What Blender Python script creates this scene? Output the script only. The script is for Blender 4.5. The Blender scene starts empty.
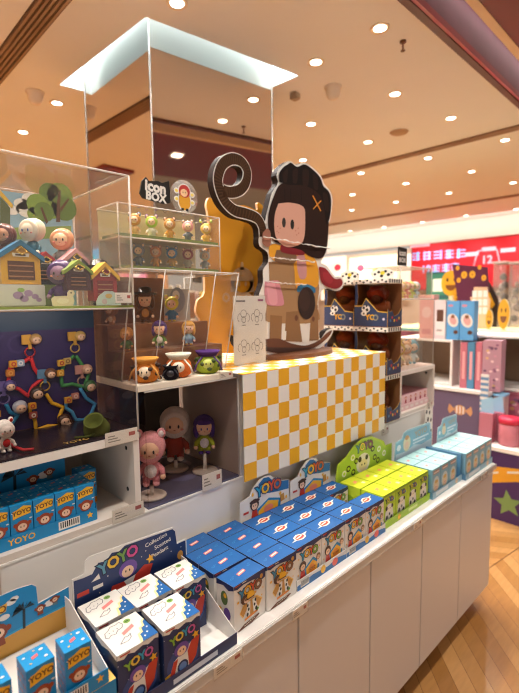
import bpy, bmesh, math, random
from mathutils import Matrix, Vector
random.seed(7)
C = bpy.context.scene.collection
sc = bpy.context.scene
PI = math.pi
# ------------------------------------------------------------------ camera (solved from the photograph's vanishing points)
FPX, YAW, PITCH, ROLL, EYE = 456.31, math.radians(45.674), math.radians(5.549), math.radians(0.659), 1.55
CX, CY = 259.5, 346.5
_fw = Vector((math.cos(PITCH)*math.cos(YAW), math.cos(PITCH)*math.sin(YAW), -math.sin(PITCH)))
_r = Vector((math.sin(YAW), -math.cos(YAW), 0))
_d = _fw.cross(_r)
_r2 = _r*math.cos(ROLL)+_d*math.sin(ROLL); _d2 = -_r*math.sin(ROLL)+_d*math.cos(ROLL)
CAM = Vector((0, 0, EYE))
def _ray(x, y): return _r2*((x-CX)/FPX)+_d2*((y-CY)/FPX)+_fw
def uy(x, y, Y): d = _ray(x, y); return CAM+d*(Y/d.y)
def ux(x, y, X): d = _ray(x, y); return CAM+d*(X/d.x)
def uz(x, y, Z): d = _ray(x, y); return CAM+d*((Z-EYE)/d.z)
cam_d = bpy.data.cameras.new('camera'); cam = bpy.data.objects.new('camera', cam_d); C.objects.link(cam)
R3 = Matrix((_r2, -_d2, -_fw)).transposed()
cam.matrix_world = Matrix.Translation(CAM) @ R3.to_4x4()
cam_d.sensor_fit = 'HORIZONTAL'; cam_d.sensor_width = 36; cam_d.lens = 36*FPX/519
cam_d.clip_start = .02; cam_d.clip_end = 60
cam_d.dof.use_dof = True; cam_d.dof.focus_distance = 1.22; cam_d.dof.aperture_fstop = 3.8
sc.camera = cam
# ------------------------------------------------------------------ materials
def lin(c): return c/12.92 if c <= .04045 else ((c+.055)/1.055)**2.4
def col(h):
    if isinstance(h, str): h = tuple(int(h[i:i+2], 16) for i in (0, 2, 4))
    return tuple(lin(v/255) for v in h)+(1,)
MATS = {}
def mat(h, rough=.5, metal=0., emit=0., spec=.5, noise=0., nscale=40., key=None):
    k = (h, rough, metal, emit, spec, noise, nscale)
    if k in MATS: return MATS[k]
    m = bpy.data.materials.new('m_%s' % (key or h)); m.use_nodes = True
    nt = m.node_tree; b = nt.nodes['Principled BSDF']
    c = col(h)
    b.inputs['Base Color'].default_value = c; b.inputs['Roughness'].default_value = rough
    b.inputs['Metallic'].default_value = metal; b.inputs['Specular IOR Level'].default_value = spec
    if emit:
        b.inputs['Emission Color'].default_value = c; b.inputs['Emission Strength'].default_value = emit
    if noise:
        tc = nt.nodes.new('ShaderNodeTexCoord'); n = nt.nodes.new('ShaderNodeTexNoise'); n.inputs['Scale'].default_value = nscale
        n.inputs['Detail'].default_value = 4
        mx = nt.nodes.new('ShaderNodeMix'); mx.data_type = 'RGBA'
        mx.inputs[6].default_value = tuple(v*(1-noise) for v in c[:3])+(1,); mx.inputs[7].default_value = tuple(min(1, v*(1+noise)) for v in c[:3])+(1,)
        nt.links.new(tc.outputs['Object'], n.inputs['Vector']); nt.links.new(n.outputs['Fac'], mx.inputs[0]); nt.links.new(mx.outputs[2], b.inputs['Base Color'])
    MATS[k] = m; return m
def fuzzy(h): return mat(h, .95, spec=.1, noise=.35, nscale=260)
def vinyl(h): return mat(h, .32)
def card(h): return mat(h, .42)
def acrylic(tint='ffffff', gloss=1.0, haze=0., key='acrylic'):
    k = ('acr', tint, gloss, haze)
    if k in MATS: return MATS[k]
    m = bpy.data.materials.new('m_'+key); m.use_nodes = True; nt = m.node_tree; nt.nodes.clear()
    o = nt.nodes.new('ShaderNodeOutputMaterial'); t = nt.nodes.new('ShaderNodeBsdfTransparent'); t.inputs[0].default_value = col(tint)
    g = nt.nodes.new('ShaderNodeBsdfGlossy'); g.inputs['Roughness'].default_value = .04
    f = nt.nodes.new('ShaderNodeFresnel'); f.inputs[0].default_value = 1.46
    mul = nt.nodes.new('ShaderNodeMath'); mul.operation = 'MULTIPLY'; mul.inputs[1].default_value = gloss
    mx = nt.nodes.new('ShaderNodeMixShader')
    ge = nt.nodes.new('ShaderNodeNewGeometry'); sb = nt.nodes.new('ShaderNodeMath'); sb.operation = 'SUBTRACT'; sb.inputs[0].default_value = 1.
    m3 = nt.nodes.new('ShaderNodeMath'); m3.operation = 'MULTIPLY'; nt.links.new(ge.outputs['Backfacing'], sb.inputs[1])
    nt.links.new(f.outputs[0], mul.inputs[0]); nt.links.new(mul.outputs[0], m3.inputs[0]); nt.links.new(sb.outputs[0], m3.inputs[1]); nt.links.new(m3.outputs[0], mx.inputs[0])
    nt.links.new(t.outputs[0], mx.inputs[1]); nt.links.new(g.outputs[0], mx.inputs[2])
    last = mx
    if haze:
        d = nt.nodes.new('ShaderNodeBsdfDiffuse'); d.inputs[0].default_value = col('f4efe8')
        m2 = nt.nodes.new('ShaderNodeMixShader'); m2.inputs[0].default_value = haze
        nt.links.new(mx.outputs[0], m2.inputs[1]); nt.links.new(d.outputs[0], m2.inputs[2]); last = m2
    nt.links.new(last.outputs[0], o.inputs[0]); MATS[k] = m; return m
ACR = acrylic('fbf9f6', 1., .03); ACR_D = acrylic('f4f0ee', .55, .0, 'dark_acrylic'); ACR_E = acrylic('f4eee8', 1., .42, 'acrylic_edge')  # haze in panels and edges stands in for white reflected highlights
def wood(h1, h2, scale=(1, 12, 12), rough=.5, key='wood'):
    k = ('wood', h1, h2, scale, rough)
    if k in MATS: return MATS[k]
    m = bpy.data.materials.new('m_'+key); m.use_nodes = True; nt = m.node_tree; b = nt.nodes['Principled BSDF']
    tc = nt.nodes.new('ShaderNodeTexCoord'); mp = nt.nodes.new('ShaderNodeMapping'); mp.inputs['Scale'].default_value = scale
    n = nt.nodes.new('ShaderNodeTexNoise'); n.inputs['Scale'].default_value = 3; n.inputs['Detail'].default_value = 6
    mx = nt.nodes.new('ShaderNodeMix'); mx.data_type = 'RGBA'; mx.inputs[6].default_value = col(h1); mx.inputs[7].default_value = col(h2)
    nt.links.new(tc.outputs['Object'], mp.inputs[0]); nt.links.new(mp.outputs[0], n.inputs['Vector'])
    nt.links.new(n.outputs['Fac'], mx.inputs[0]); nt.links.new(mx.outputs[2], b.inputs['Base Color']); b.inputs['Roughness'].default_value = rough
    MATS[k] = m; return m
WHITE = mat('efe9e2', .45); WHITE2 = mat('e2dad2', .5); PAPER = card('e8e2da'); BLACK = card('17120f'); SKIN = vinyl('efc7a8')
# ------------------------------------------------------------------ mesh builder
_tc = {}
def glyphs(s, bold=0.):
    k = (s, round(bold, 3))
    if k not in _tc:
        cu = bpy.data.curves.new('t', 'FONT'); cu.body = s; cu.align_x = 'CENTER'; cu.align_y = 'CENTER'; cu.resolution_u = 2; cu.offset = bold
        ob = bpy.data.objects.new('t', cu); C.objects.link(ob)
        dg = bpy.context.evaluated_depsgraph_get(); me = ob.evaluated_get(dg).to_mesh()
        _tc[k] = ([(v.co.x, v.co.y) for v in me.vertices], [tuple(p.vertices) for p in me.polygons])
        ob.evaluated_get(dg).to_mesh_clear(); bpy.data.objects.remove(ob); bpy.data.curves.remove(cu)
    return _tc[k]
def T(*a): return Matrix.Translation(Vector(a[0] if len(a) == 1 else a))
def RX(a): return Matrix.Rotation(a, 4, 'X')
def RY(a): return Matrix.Rotation(a, 4, 'Y')
def RZ(a): return Matrix.Rotation(a, 4, 'Z')
def S3(x, y, z): return Matrix.Diagonal((x, y, z, 1))
def frame(o, u, v):
    u = Vector(u).normalized(); v = Vector(v); v = (v-u*v.dot(u)).normalized(); n = u.cross(v)
    M = Matrix((u, v, n)).transposed().to_4x4(); M.translation = Vector(o); return M
def FRONT(o): return frame(o, (1, 0, 0), (0, 0, 1))       # faces -Y
def LEFT(o): return frame(o, (0, -1, 0), (0, 0, 1))       # faces -X
def TOP(o): return frame(o, (1, 0, 0), (0, 1, 0))         # faces +Z
class MB:
    def __init__(s, M=None): s.v = []; s.f = []; s.m = []; s.s = []; s.mats = []; s.M = M
    def mi(s, m):
        if m not in s.mats: s.mats.append(m)
        return s.mats.index(m)
    def add(s, vs, fs, m, M=None, smooth=False):
        n = len(s.v); i = s.mi(m)
        for p in vs:
            p = Vector(p)
            if M is not None: p = M @ p
            s.v.append(p)
        for f in fs: s.f.append(tuple(n+k for k in f)); s.m.append(i); s.s.append(smooth)
        return s
    def box(s, lo, hi, m, M=None, bev=0.):
        x0, y0, z0 = lo; x1, y1, z1 = hi
        if not bev:
            return s.add([(x0,y0,z0),(x1,y0,z0),(x1,y1,z0),(x0,y1,z0),(x0,y0,z1),(x1,y0,z1),(x1,y1,z1),(x0,y1,z1)],
                         [(0,3,2,1),(4,5,6,7),(0,1,5,4),(1,2,6,5),(2,3,7,6),(3,0,4,7)], m, M)
        bm = bmesh.new(); bmesh.ops.create_cube(bm, size=1)
        for v in bm.verts: v.co = Vector(((v.co.x+.5)*(x1-x0)+x0, (v.co.y+.5)*(y1-y0)+y0, (v.co.z+.5)*(z1-z0)+z0))
        bmesh.ops.bevel(bm, geom=list(bm.edges), offset=bev, segments=2, affect='EDGES')
        bm.verts.index_update(); vs = [tuple(v.co) for v in bm.verts]; fs = [tuple(v.index for v in f.verts) for f in bm.faces]; bm.free()
        return s.add(vs, fs, m, M)
    def prism(s, pts, t0, t1, m, M=None, side=None):           # outline in the frame's xy, thickness along its z
        n = len(pts); a = sum(pts[i][0]*pts[(i+1) % n][1]-pts[(i+1) % n][0]*pts[i][1] for i in range(n))
        if a < 0: pts = pts[::-1]
        s.add([(x, y, t1) for x, y in pts], [tuple(range(n))], m, M); s.add([(x, y, t0) for x, y in pts], [tuple(range(n))[::-1]], side or m, M)
        s.add([(x, y, t0) for x, y in pts]+[(x, y, t1) for x, y in pts], [(i, (i+1) % n, n+(i+1) % n, n+i) for i in range(n)], side or m, M)
        return s
    def poly(s, pts, m, M=None, z=0.):
        n = len(pts); a = sum(pts[i][0]*pts[(i+1) % n][1]-pts[(i+1) % n][0]*pts[i][1] for i in range(n))
        if a < 0: pts = pts[::-1]
        return s.add([(x, y, z) for x, y in pts], [tuple(range(n))], m, M)
    def ell(s, c, r, m, M=None, seg=16, rings=10, R=None):
        if not hasattr(r, '__len__'): r = (r, r, r)
        vs = []; fs = []
        B = T(c) @ (R if R is not None else Matrix.Identity(4)) @ S3(*r)
        vs.append(B @ Vector((0, 0, 1)))
        for i in range(1, rings):
            a = PI*i/rings
            for j in range(seg): b = 2*PI*j/seg; vs.append(B @ Vector((math.sin(a)*math.cos(b), math.sin(a)*math.sin(b), math.cos(a))))
        vs.append(B @ Vector((0, 0, -1))); L = len(vs)-1
        for j in range(seg): fs.append((0, 1+j, 1+(j+1) % seg))
        for i in range(rings-2):
            for j in range(seg): a = 1+i*seg; fs.append((a+j, a+seg+j, a+seg+(j+1) % seg, a+(j+1) % seg))
        a = 1+(rings-2)*seg
        for j in range(seg): fs.append((a+j, L, a+(j+1) % seg))
        return s.add(vs, fs, m, M, True)
    def lathe(s, prof, m, M=None, seg=24):                     # profile [(r, z)...] bottom to top
        vs = []; fs = []; n = len(prof)
        for r, z in prof:
            for j in range(seg): b = 2*PI*j/seg; vs.append((r*math.cos(b), r*math.sin(b), z))
        for i in range(n-1):
            for j in range(seg): fs.append((i*seg+j, i*seg+(j+1) % seg, (i+1)*seg+(j+1) % seg, (i+1)*seg+j))
        fs.append(tuple(range(seg))[::-1]); fs.append(tuple((n-1)*seg+j for j in range(seg)))
        return s.add(vs, fs, m, M, True)
    def tube(s, path, r, m, M=None, seg=8, closed=False):
        P = [Vector(p) for p in path]; n = len(P); vs = []; fs = []
        up = None
        for i in range(n):
            if closed: t = P[(i+1) % n]-P[i-1]
            else: t = P[min(i+1, n-1)]-P[max(i-1, 0)]
            t.normalize()
            if up is None: up = Vector((0, 0, 1)) if abs(t.z) < .9 else Vector((1, 0, 0))
            a = t.cross(up); a.normalize(); b = a.cross(t); up = b
            rr = r[i] if hasattr(r, '__len__') else r
            for j in range(seg): q = 2*PI*j/seg; vs.append(P[i]+a*(rr*math.cos(q))+b*(rr*math.sin(q)))
        for i in range(n if closed else n-1):
            k = (i+1) % n
            for j in range(seg): fs.append((i*seg+j, i*seg+(j+1) % seg, k*seg+(j+1) % seg, k*seg+j))
        if not closed: fs.append(tuple(range(seg))[::-1]); fs.append(tuple((n-1)*seg+j for j in range(seg)))
        return s.add(vs, fs, m, M, True)
    def text(s, t, x, y, size, m, M=None, z=0., bold=0., rot=0., sx=1.):
        vs, fs = glyphs(t, bold); c, n = math.cos(rot), math.sin(rot)
        return s.add([(x+size*(a*sx*c-b*n), y+size*(a*sx*n+b*c), z) for a, b in vs], fs, m, M)
    def build(s, name, parent=None, loc=None, rotz=0., tag_=None):
        """link as ONE mesh object; coordinates are local to the parent (or to loc)"""
        me = bpy.data.meshes.new(name)
        me.from_pydata([tuple((s.M @ p) if s.M is not None else p) for p in s.v], [], s.f)
        for m in s.mats: me.materials.append(m)
        me.polygons.foreach_set('material_index', s.m); me.polygons.foreach_set('use_smooth', s.s); me.update()
        o = bpy.data.objects.new(name, me); C.objects.link(o)
        if parent is not None: o.parent = parent
        if loc is not None: o.location = loc
        if rotz: o.rotation_euler = (0, 0, rotz)
        return o
class Face:
    """flat print on a face: coordinates 0..1 over a w x h rectangle of the frame M"""
    def __init__(s, mb, M, w, h): s.b = mb; s.M = M; s.w = w; s.h = h
    def _z(s, k): return .0003+.00025*k
    def poly(s, pts, m, k=0): s.b.poly([(x*s.w, y*s.h) for x, y in pts], m, s.M, s._z(k)); return s
    def rect(s, x0, y0, x1, y1, m, k=0): return s.poly([(x0, y0), (x1, y0), (x1, y1), (x0, y1)], m, k)
    def ell(s, cx, cy, rx, ry, m, k=0, n=14, rot=0.):          # radii as shares of the width
        c, d = math.cos(rot), math.sin(rot); pts = []
        for i in range(n):
            a = 2*PI*i/n; x, y = rx*s.w*math.cos(a), ry*s.w*math.sin(a); pts.append((cx*s.w+x*c-y*d, cy*s.h+x*d+y*c))
        s.b.poly(pts, m, s.M, s._z(k)); return s
    def star(s, cx, cy, r, m, k=0, rot=0.):
        pts = []
        for i in range(10):
            a = PI/2+PI*i/5+rot; q = r*s.w*(1 if i % 2 == 0 else .45); pts.append((cx*s.w+q*math.cos(a), cy*s.h+q*math.sin(a)))
        s.b.poly(pts, m, s.M, s._z(k)); return s
    def text(s, t, cx, cy, size, m, k=0, bold=.0, rot=0., sx=1.): s.b.text(t, cx*s.w, cy*s.h, size*s.w, m, s.M, s._z(k), bold, rot, sx); return s
    def word(s, t, cx, cy, size, cols, k=0, arch=0., gap=.72, edge=None, tilt=0.):
        n = len(t)
        for i, ch in enumerate(t):
            q = i-(n-1)/2; x = cx+q*size*gap*math.cos(tilt); y = cy-arch*q*q+q*size*gap*math.sin(tilt)*s.w/s.h
            if edge: s.text(ch, x, y, size*1.05, edge, k, .09, tilt-q*arch*2)
            s.text(ch, x, y, size, cols[i % len(cols)], k+1, .035, tilt-q*arch*2)
        return s
    def kid(s, cx, cy, r, hair, suit, k=0, skin=None):
        """little plain printed child: bob hair, face, two eyes, suit"""
        s.poly([(cx-r*.8, cy-r*2.3*s.w/s.h), (cx+r*.8, cy-r*2.3*s.w/s.h), (cx+r*.45, cy-r*.6*s.w/s.h), (cx-r*.45, cy-r*.6*s.w/s.h)], suit, k)
        s.ell(cx, cy, r, r, hair, k+1); s.ell(cx, cy-r*.22*s.w/s.h, r*.66, r*.62, skin or SKIN, k+2)
        for d in (-.25, .25): s.ell(cx+d*r, cy-r*.15*s.w/s.h, r*.09, r*.16, BLACK, k+3, 8)
        return s
# ------------------------------------------------------------------ scene graph helpers
def tag(o, label, cat, group=None, kind=None):
    if label: o['label'] = label
    if cat: o['category'] = cat
    if group: o['group'] = group
    if kind: o['kind'] = kind
    return o
def thing(name, label, cat, loc=(0, 0, 0), rotz=0., group=None):
    o = bpy.data.objects.new(name, None); C.objects.link(o); o.empty_display_size = .05
    o.location = loc; o.rotation_euler = (0, 0, rotz); return tag(o, label, cat, group)
def dup(root, loc, label, rotz=None, group=None, scale=None):
    r = root.copy(); C.objects.link(r); r.location = loc
    if rotz is not None: r.rotation_euler = (0, 0, rotz)
    if scale: r.scale = scale
    tag(r, label, None, group)
    for ch in list(root.children):
        c = ch.copy(); C.objects.link(c); c.parent = r
        for g in list(ch.children):
            d = g.copy(); C.objects.link(d); d.parent = c
    return r
def struct(name, mb): o = mb.build(name); o['kind'] = 'structure'; return o
# ------------------------------------------------------------------ setting
ZC = 3.0
def floor_mat():
    m = bpy.data.materials.new('m_chevron_parquet'); m.use_nodes = True; nt = m.node_tree; b = nt.nodes['Principled BSDF']; N = nt.nodes; L = nt.links
    def math_(op, a, b_=None):
        n = N.new('ShaderNodeMath'); n.operation = op
        for i, v in enumerate((a, b_)):
            if v is None: continue
            if isinstance(v, (int, float)): n.inputs[i].default_value = v
            else: L.new(v, n.inputs[i])
        return n.outputs[0]
    tc = N.new('ShaderNodeTexCoord'); rot = N.new('ShaderNodeMapping'); rot.inputs['Rotation'].default_value = (0, 0, math.radians(8)); L.new(tc.outputs['Object'], rot.inputs[0])
    sp = N.new('ShaderNodeSeparateXYZ'); L.new(rot.outputs[0], sp.inputs[0])
    u = math_('DIVIDE', sp.outputs[1], .62); ui = math_('FLOOR', u); uf = math_('FRACT', u)
    par = math_('MODULO', math_('ABSOLUTE', ui), 2.)
    zig = math_('ABSOLUTE', math_('SUBTRACT', uf, par))         # goes up then down: a chevron
    v = math_('ADD', math_('DIVIDE', sp.outputs[0], .09), math_('MULTIPLY', zig, 5.4)); vi = math_('FLOOR', v); vf = math_('FRACT', v)
    cv = N.new('ShaderNodeCombineXYZ'); L.new(ui, cv.inputs[0]); L.new(vi, cv.inputs[1])
    wn = N.new('ShaderNodeTexWhiteNoise'); L.new(cv.outputs[0], wn.inputs['Vector'])
    cr = N.new('ShaderNodeValToRGB'); cr.color_ramp.elements[0].color = col('a87238'); cr.color_ramp.elements[1].color = col('cf9a5e'); L.new(wn.outputs['Value'], cr.inputs[0])
    mp = N.new('ShaderNodeMapping'); mp.inputs['Scale'].default_value = (6, 40, 1); mp.inputs['Rotation'].default_value = (0, 0, .7); L.new(tc.outputs['Object'], mp.inputs[0])
    nz = N.new('ShaderNodeTexNoise'); nz.inputs['Scale'].default_value = 1.5; nz.inputs['Detail'].default_value = 5; L.new(mp.outputs[0], nz.inputs['Vector'])
    mx = N.new('ShaderNodeMix'); mx.data_type = 'RGBA'; mx.blend_type = 'MULTIPLY'; mx.inputs[0].default_value = .35; L.new(cr.outputs[0], mx.inputs[6]); L.new(nz.outputs['Fac'], mx.inputs[7])
    seam = math_('MAXIMUM', math_('LESS_THAN', vf, .03), math_('LESS_THAN', math_('MINIMUM', uf, math_('SUBTRACT', 1., uf)), .006))
    m2 = N.new('ShaderNodeMix'); m2.data_type = 'RGBA'; L.new(seam, m2.inputs[0]); L.new(mx.outputs[2], m2.inputs[6]); m2.inputs[7].default_value = col('6e4522'); L.new(m2.outputs[2], b.inputs['Base Color'])
    b.inputs['Roughness'].default_value = .28; return m
struct('floor', MB().add([(-3,-6,0),(8.8,-6,0),(8.8,12.5,0),(-3,12.5,0)], [(0,1,2,3)], floor_mat()))
CEIL = mat('efebe8', .75, noise=.02, nscale=3, key='ceiling_paint'); COVEW = mat('f6fafa', .6); MAROON = mat('5e1216', .35)
hA, hB, hC, hD = (1.327,2.160), (2.356,2.025), (2.317,3.052), (1.288,3.187)   # the hole round the column
c = MB()
def q(*p, z=ZC, m=CEIL): c.add([(x, y, z) for x, y in p][::-1], [tuple(range(len(p)))], m)
y0, y1, x0, x1 = 1.16, 12.5, -3, 8.8
q((x0,y0),(x1,y0),hB,hA); q((x1,y0),(x1,y1),hC,hB); q((x1,y1),(x0,y1),hD,hC); q((x0,y1),(x0,y0),hA,hD)
for s_, e_ in ((hA,hB),(hB,hC),(hC,hD),(hD,hA)):               # the trough round the mirrored column
    c.add([(*s_,ZC),(*e_,ZC),(*e_,3.26),(*s_,3.26)], [(0,1,2,3)], COVEW)
c.add([(*p,3.26) for p in (hA,hB,hC,hD)], [(3,2,1,0)], COVEW)
GREYC = mat('aeb0b0', .7)  # grey tone stands in for the dimmer, unlit corridor ceiling
q((x0,-6),(x1,-6),(x1,-.35),(x0,-.35), m=GREYC)
struct('ceiling', c)
# red dropped strip with a mirrored pink fascia, running above the near side of the display
b = MB(); b.box((-3,-.35,2.99),(8.8,.93,3.3), mat('6e0806', .5)); struct('trim_1', b)
b = MB(); b.box((-3,.93,2.985),(8.8,.975,3.3), mat('e8c8a4', .6)); struct('trim_2', b)
b = MB(); b.box((-3,1.16,2.995),(8.8,1.175,3.34), mat('7a3450', .38, .5, noise=.4, nscale=6)); b.box((-3,.93,3.34),(8.8,1.175,3.36), mat('4a1420', .5)); struct('trim_3', b)
b = MB(); b.box((-3,1.155,2.98),(8.8,1.195,3.0), mat('55281c', .5)); struct('trim_4', b)
b = MB(); b.box((-3,1.135,2.985),(8.8,1.153,3.02), mat('a32a44', .3)); struct('trim_8', b)
b = MB(); b.box((.12,4.6,2.97),(.48,12.5,3.0), mat('7a1c1c', .4)); struct('trim_5', b)
b = MB(); b.box((4.33,1.25,2.985),(4.43,12.4,3.0), mat('7c5a40', .7)); struct('trim_6', b)
b = MB(); b.box((7.1,1.25,2.985),(7.2,12.4,3.0), mat('8c6a50', .7)); struct('trim_7', b)
# glowing lip of the trough: a strip lamp on its inner edge
def off(p, k): cx, cy = 1.822, 2.606; return (p[0]+(cx-p[0])*k, p[1]+(cy-p[1])*k)
b = MB(); P4 = [off(p, .0) for p in (hA,hB,hC,hD)]; I4 = [off(p, .14) for p in (hA,hB,hC,hD)]
LED = mat('e6fbff', .5, emit=38., key='cove_led')
for i in range(4):
    j = (i+1) % 4
    b.add([(*P4[i],3.25),(*P4[j],3.25),(*I4[j],3.25),(*I4[i],3.25)], [(3,2,1,0)], LED)
tag(b.build('cove_light'), 'cool white strip of light glowing in ceiling trough around mirrored column', 'light')
# mirrored column
MIRROR = mat('e4dad0', .035, 1.0, key='mirror'); k1 = (1.41,2.27); k2 = (2.257,2.168); k4 = (1.40,3.06); k3 = (2.25,2.96)
b = MB()
def side(p, q_, m): b.add([(*p,0),(*q_,0),(*q_,3.25),(*p,3.25)], [(0,1,2,3)], m)
side(k1,k2,MIRROR); side(k2,k3,MIRROR); side(k3,k4,MIRROR); side(k4,k1,MIRROR)
for p in (k1,k2,k3,k4): b.tube([(*p,0),(*p,3.25)], .0045, mat('6a5a50', .5, .3), seg=6)
struct('column', b)
# walls
WALLP = mat('e6d8c8', .7); WHITEP = mat('f2ece4', .6)
b = MB(); b.box((8.8,-6,0),(8.95,12.5,2.6), WALLP); b.box((8.72,-6,2.66),(8.95,12.5,3.0), WHITEP); struct('wall_far', b)
struct('wall_left', MB().box((-3.15,2,0),(-3,12.5,3), WALLP))
struct('wall_back', MB().box((-3,12.5,0),(8.8,12.65,3), WALLP))
# lit banner and posters on the far wall
b = MB(); b.box((8.74,.3,1.75),(8.79,4.53,2.655), mat('8a0c14', .4)); t = thing('led_banner', 'wide red lit banner with pale blue characters on the far wall', 'banner', (8.74,2.4,1.75))
fb = b.M = T(-8.74,-2.4,-1.75); b.build('banner_frame', t)
b = MB(T(-8.74,-2.4,-1.75)); M = LEFT((8.739,4.53,1.75)); RED = mat('b4081a', .5, emit=.4); b.poly([(0.02,.02),(4.2,.02),(4.2,.89),(0.02,.89)], RED, M, .002)
BL = mat('6ab4f4', .4, emit=.6); PK = mat('ff9aa8', .4, emit=.6)
def bp(px, py): p = ux(px, py, 8.739); return (4.53-p.y, p.z-1.75)
def strokes(x, y, r, seed):                                        # blurred, unreadable block character
    random.seed(seed)
    for k in range(3): yy = y-r*.7+r*.7*k; b.poly([(x-r,yy-r*.11),(x+r,yy-r*.11),(x+r,yy+r*.11),(x-r,yy+r*.11)], BL, M, .004)
    for k in range(2): xx = x+random.uniform(-.8,.8)*r; b.poly([(xx-r*.12,y-r),(xx+r*.12,y-r),(xx+r*.12,y+r),(xx-r*.12,y+r)], BL, M, .0045)
for i, px in enumerate((416,427,438,449.5,461)): x, y = bp(px, 256.5-i*.8); strokes(x, y, .085, i)
x, y = bp(426, 269.5); b.text('19', x, y, .2, BL, M, .004, .02)
for i, px in enumerate((436,446,455)): x, y = bp(px, 268.5-i*.8); strokes(x, y, .075, 9+i)
x, y = bp(420, 246); b.poly([(x-.2,y-.02),(x+.2,y-.02),(x+.2,y+.03),(x-.2,y+.03)], PK, M, .004)
for px, py in ((472,254),(508,250),(489,249)): x, y = bp(px, py); b.poly([(x-.12,y-.035),(x+.12,y-.035),(x+.12,y+.035),(x-.12,y+.035)], PK, M, .004)
x, y = bp(487, 260); b.tube([M @ Vector(p) for p in [(x-.25,y-.2,.01),(x-.16,y+.17,.01),(x+.16,y+.17,.01),(x+.25,y-.2,.01)]], .012, PK, seg=5); b.text('12', x, y, .2, PK, M, .004, .02)
b.build('lit_screen', t)
def poster(name, label, a, z, bg, blobs, em=.8):                # lit poster between two pixel columns on the far wall
    p, q_ = ux(*a, 8.78), ux(*z, 8.78); b = MB(T(-8.74, -p.y, -p.z)); w = p.y-q_.y; h = q_.z-p.z
    b.box((8.74,q_.y,p.z),(8.79,p.y,q_.z), mat(bg, .5, emit=em)); F = Face(b, LEFT((8.739,p.y,p.z)), w, h)
    for cx, cy, r, hx in blobs: F.ell(cx, cy, r, r*.8, mat(hx, .5, emit=em), 4)
    t = thing(name, label, 'poster', (8.74,p.y,p.z)); b.build('lit_panel', t)
poster('light_box', 'pale lit wall poster with a green and a pink blotch', (350,300), (399,254), 'f6f2d8', [(.6,.6,.12,'a8d838'),(.25,.75,.08,'e8506a'),(.75,.35,.1,'f0e070')])
poster('light_box', 'plain cream lit wall panel seen in the gap beside the banner', (401,300), (411,254), 'f4ecdc', [(.5,.3,.3,'f0e0d0')])
poster('light_box', 'lit wall poster in warm orange and red half hidden by the cutout', (322,300), (346,256), 'f8ead8', [(.4,.5,.2,'f0a050'),(.7,.75,.14,'e83a4a'),(.3,.2,.2,'f8d060')])
# light boxes on the side wall, seen in the mirrored column
for i, (yy, zz, bg) in enumerate(((11.2,2.0,'7ab8ec'),(9.4,1.9,'f0a8c8'))):
    b = MB(); b.box((-2.985,yy,zz),(-2.95,yy+1.2,zz+1.0), mat(bg, .5, emit=.9)); F = Face(b, frame((-2.95,yy,zz),(0,1,0),(0,0,1)), 1.2, 1.0)
    for cx, cy, r, hx in ((.3,.5,.2,'ffffff'),(.7,.3,.16,'f08ac0'),(.6,.7,.15,'58d0f0')): F.ell(cx, cy, r, r, mat(hx, .5, emit=.9), 4)
    tag(b.build('light_box_sign'), ('sky blue lit poster reflected in the mirrored column','pink lit poster reflected low in the mirrored column')[i], 'poster')
# ------------------------------------------------------------------ ceiling fittings
def make_downlight(label, loc):
    t = thing('downlight', label, 'ceiling light', loc, 0, 'recessed ceiling downlights')
    MB().lathe([(.034,0),(.05,-.006),(.052,-.004),(.052,0)], mat('f1dcc2', .4), seg=20).build('trim_ring', t)
    MB().lathe([(.001,-.0035),(.034,-.0035),(.034,-.0025)], mat('fff2dc', .5, emit=9., key='lamp_glow'), seg=16).build('lens', t); return t
near = [(177,3,'above the mirrored column'),(380,28,'beside the brown ceiling fitting'),(57,103,'left of the white ceiling trough'),(23,132,'by the top of the acrylic case at the far left'),
 (316,62,'just right of the light trough'),(395,94,'in front of the oval ceiling vent'),(311,124,'above the head of the cutout'),(368,142,'above the thin groove in the ceiling'),
 (451,118,'first before the groove, below the red strip'),(505,140,'near the right edge of the picture before the groove'),(428,158,'just past the groove, third from the picture edge')]
far = [(303,160),(361,173),(406,183.5),(471.5,171.5),(513,182.6),(352.5,194.6),(396,202),(449,193),(484.5,201),(351.6,210),(388.6,216),(432.7,209),(466,215.7),(516,209),(384,227),(422.6,222),(350,231)]
dl = None; SPOTS = []
ords = 'first second third fourth fifth sixth seventh eighth ninth tenth eleventh twelfth thirteenth fourteenth fifteenth sixteenth seventeenth'.split()
for i, pq in enumerate(near+sorted(far, key=lambda p: p[1])):
    p = uz(pq[0], pq[1], ZC-.0005); SPOTS.append((p.x, p.y))
    lb = 'round ceiling downlight '+(pq[2] if len(pq) == 3 else 'past the ceiling groove, %s from the top of the picture' % ords[i-len(near)])
    dl = make_downlight(lb, p) if dl is None else dl
    if i: dup(dl, p, lb)
def lamp(x, y, e, ang=120, z=2.985, rad=.045, colr=(1,.95,.89)):
    l = bpy.data.lights.new('spot', 'SPOT'); l.energy = e; l.color = colr; l.spot_size = math.radians(ang); l.spot_blend = .7; l.shadow_soft_size = rad
    o = bpy.data.objects.new('downlight_and_fill_beam', l); o.location = (x, y, z); C.objects.link(o)
KEY = 68; SQ = .68
for i, (x, y) in enumerate(SPOTS[:11]): lamp(x, y, KEY)
for x, y in SPOTS[11::2]: lamp(x, y, KEY*1.6)
for x, y in ((.3,1.4),(.75,1.35),(3.6,-.6),(4.9,.2),(2.6,4.4),(4.5,4.6),(6.4,3.4),(7.6,1.2)): lamp(x, y, KEY*1.1)
for x, y in ((.2,2.2),(.5,3.2),(.3,5.5),(-1.2,4.2),(-.4,4.8),(-1.2,7.0),(.0,8.0),(1.6,7.2),(-1.5,10.5),(-2,5.6)): lamp(x, y, KEY*2.4)  # extra unseen lamps, added to brighten the rear ceiling and mirror reflections
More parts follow.
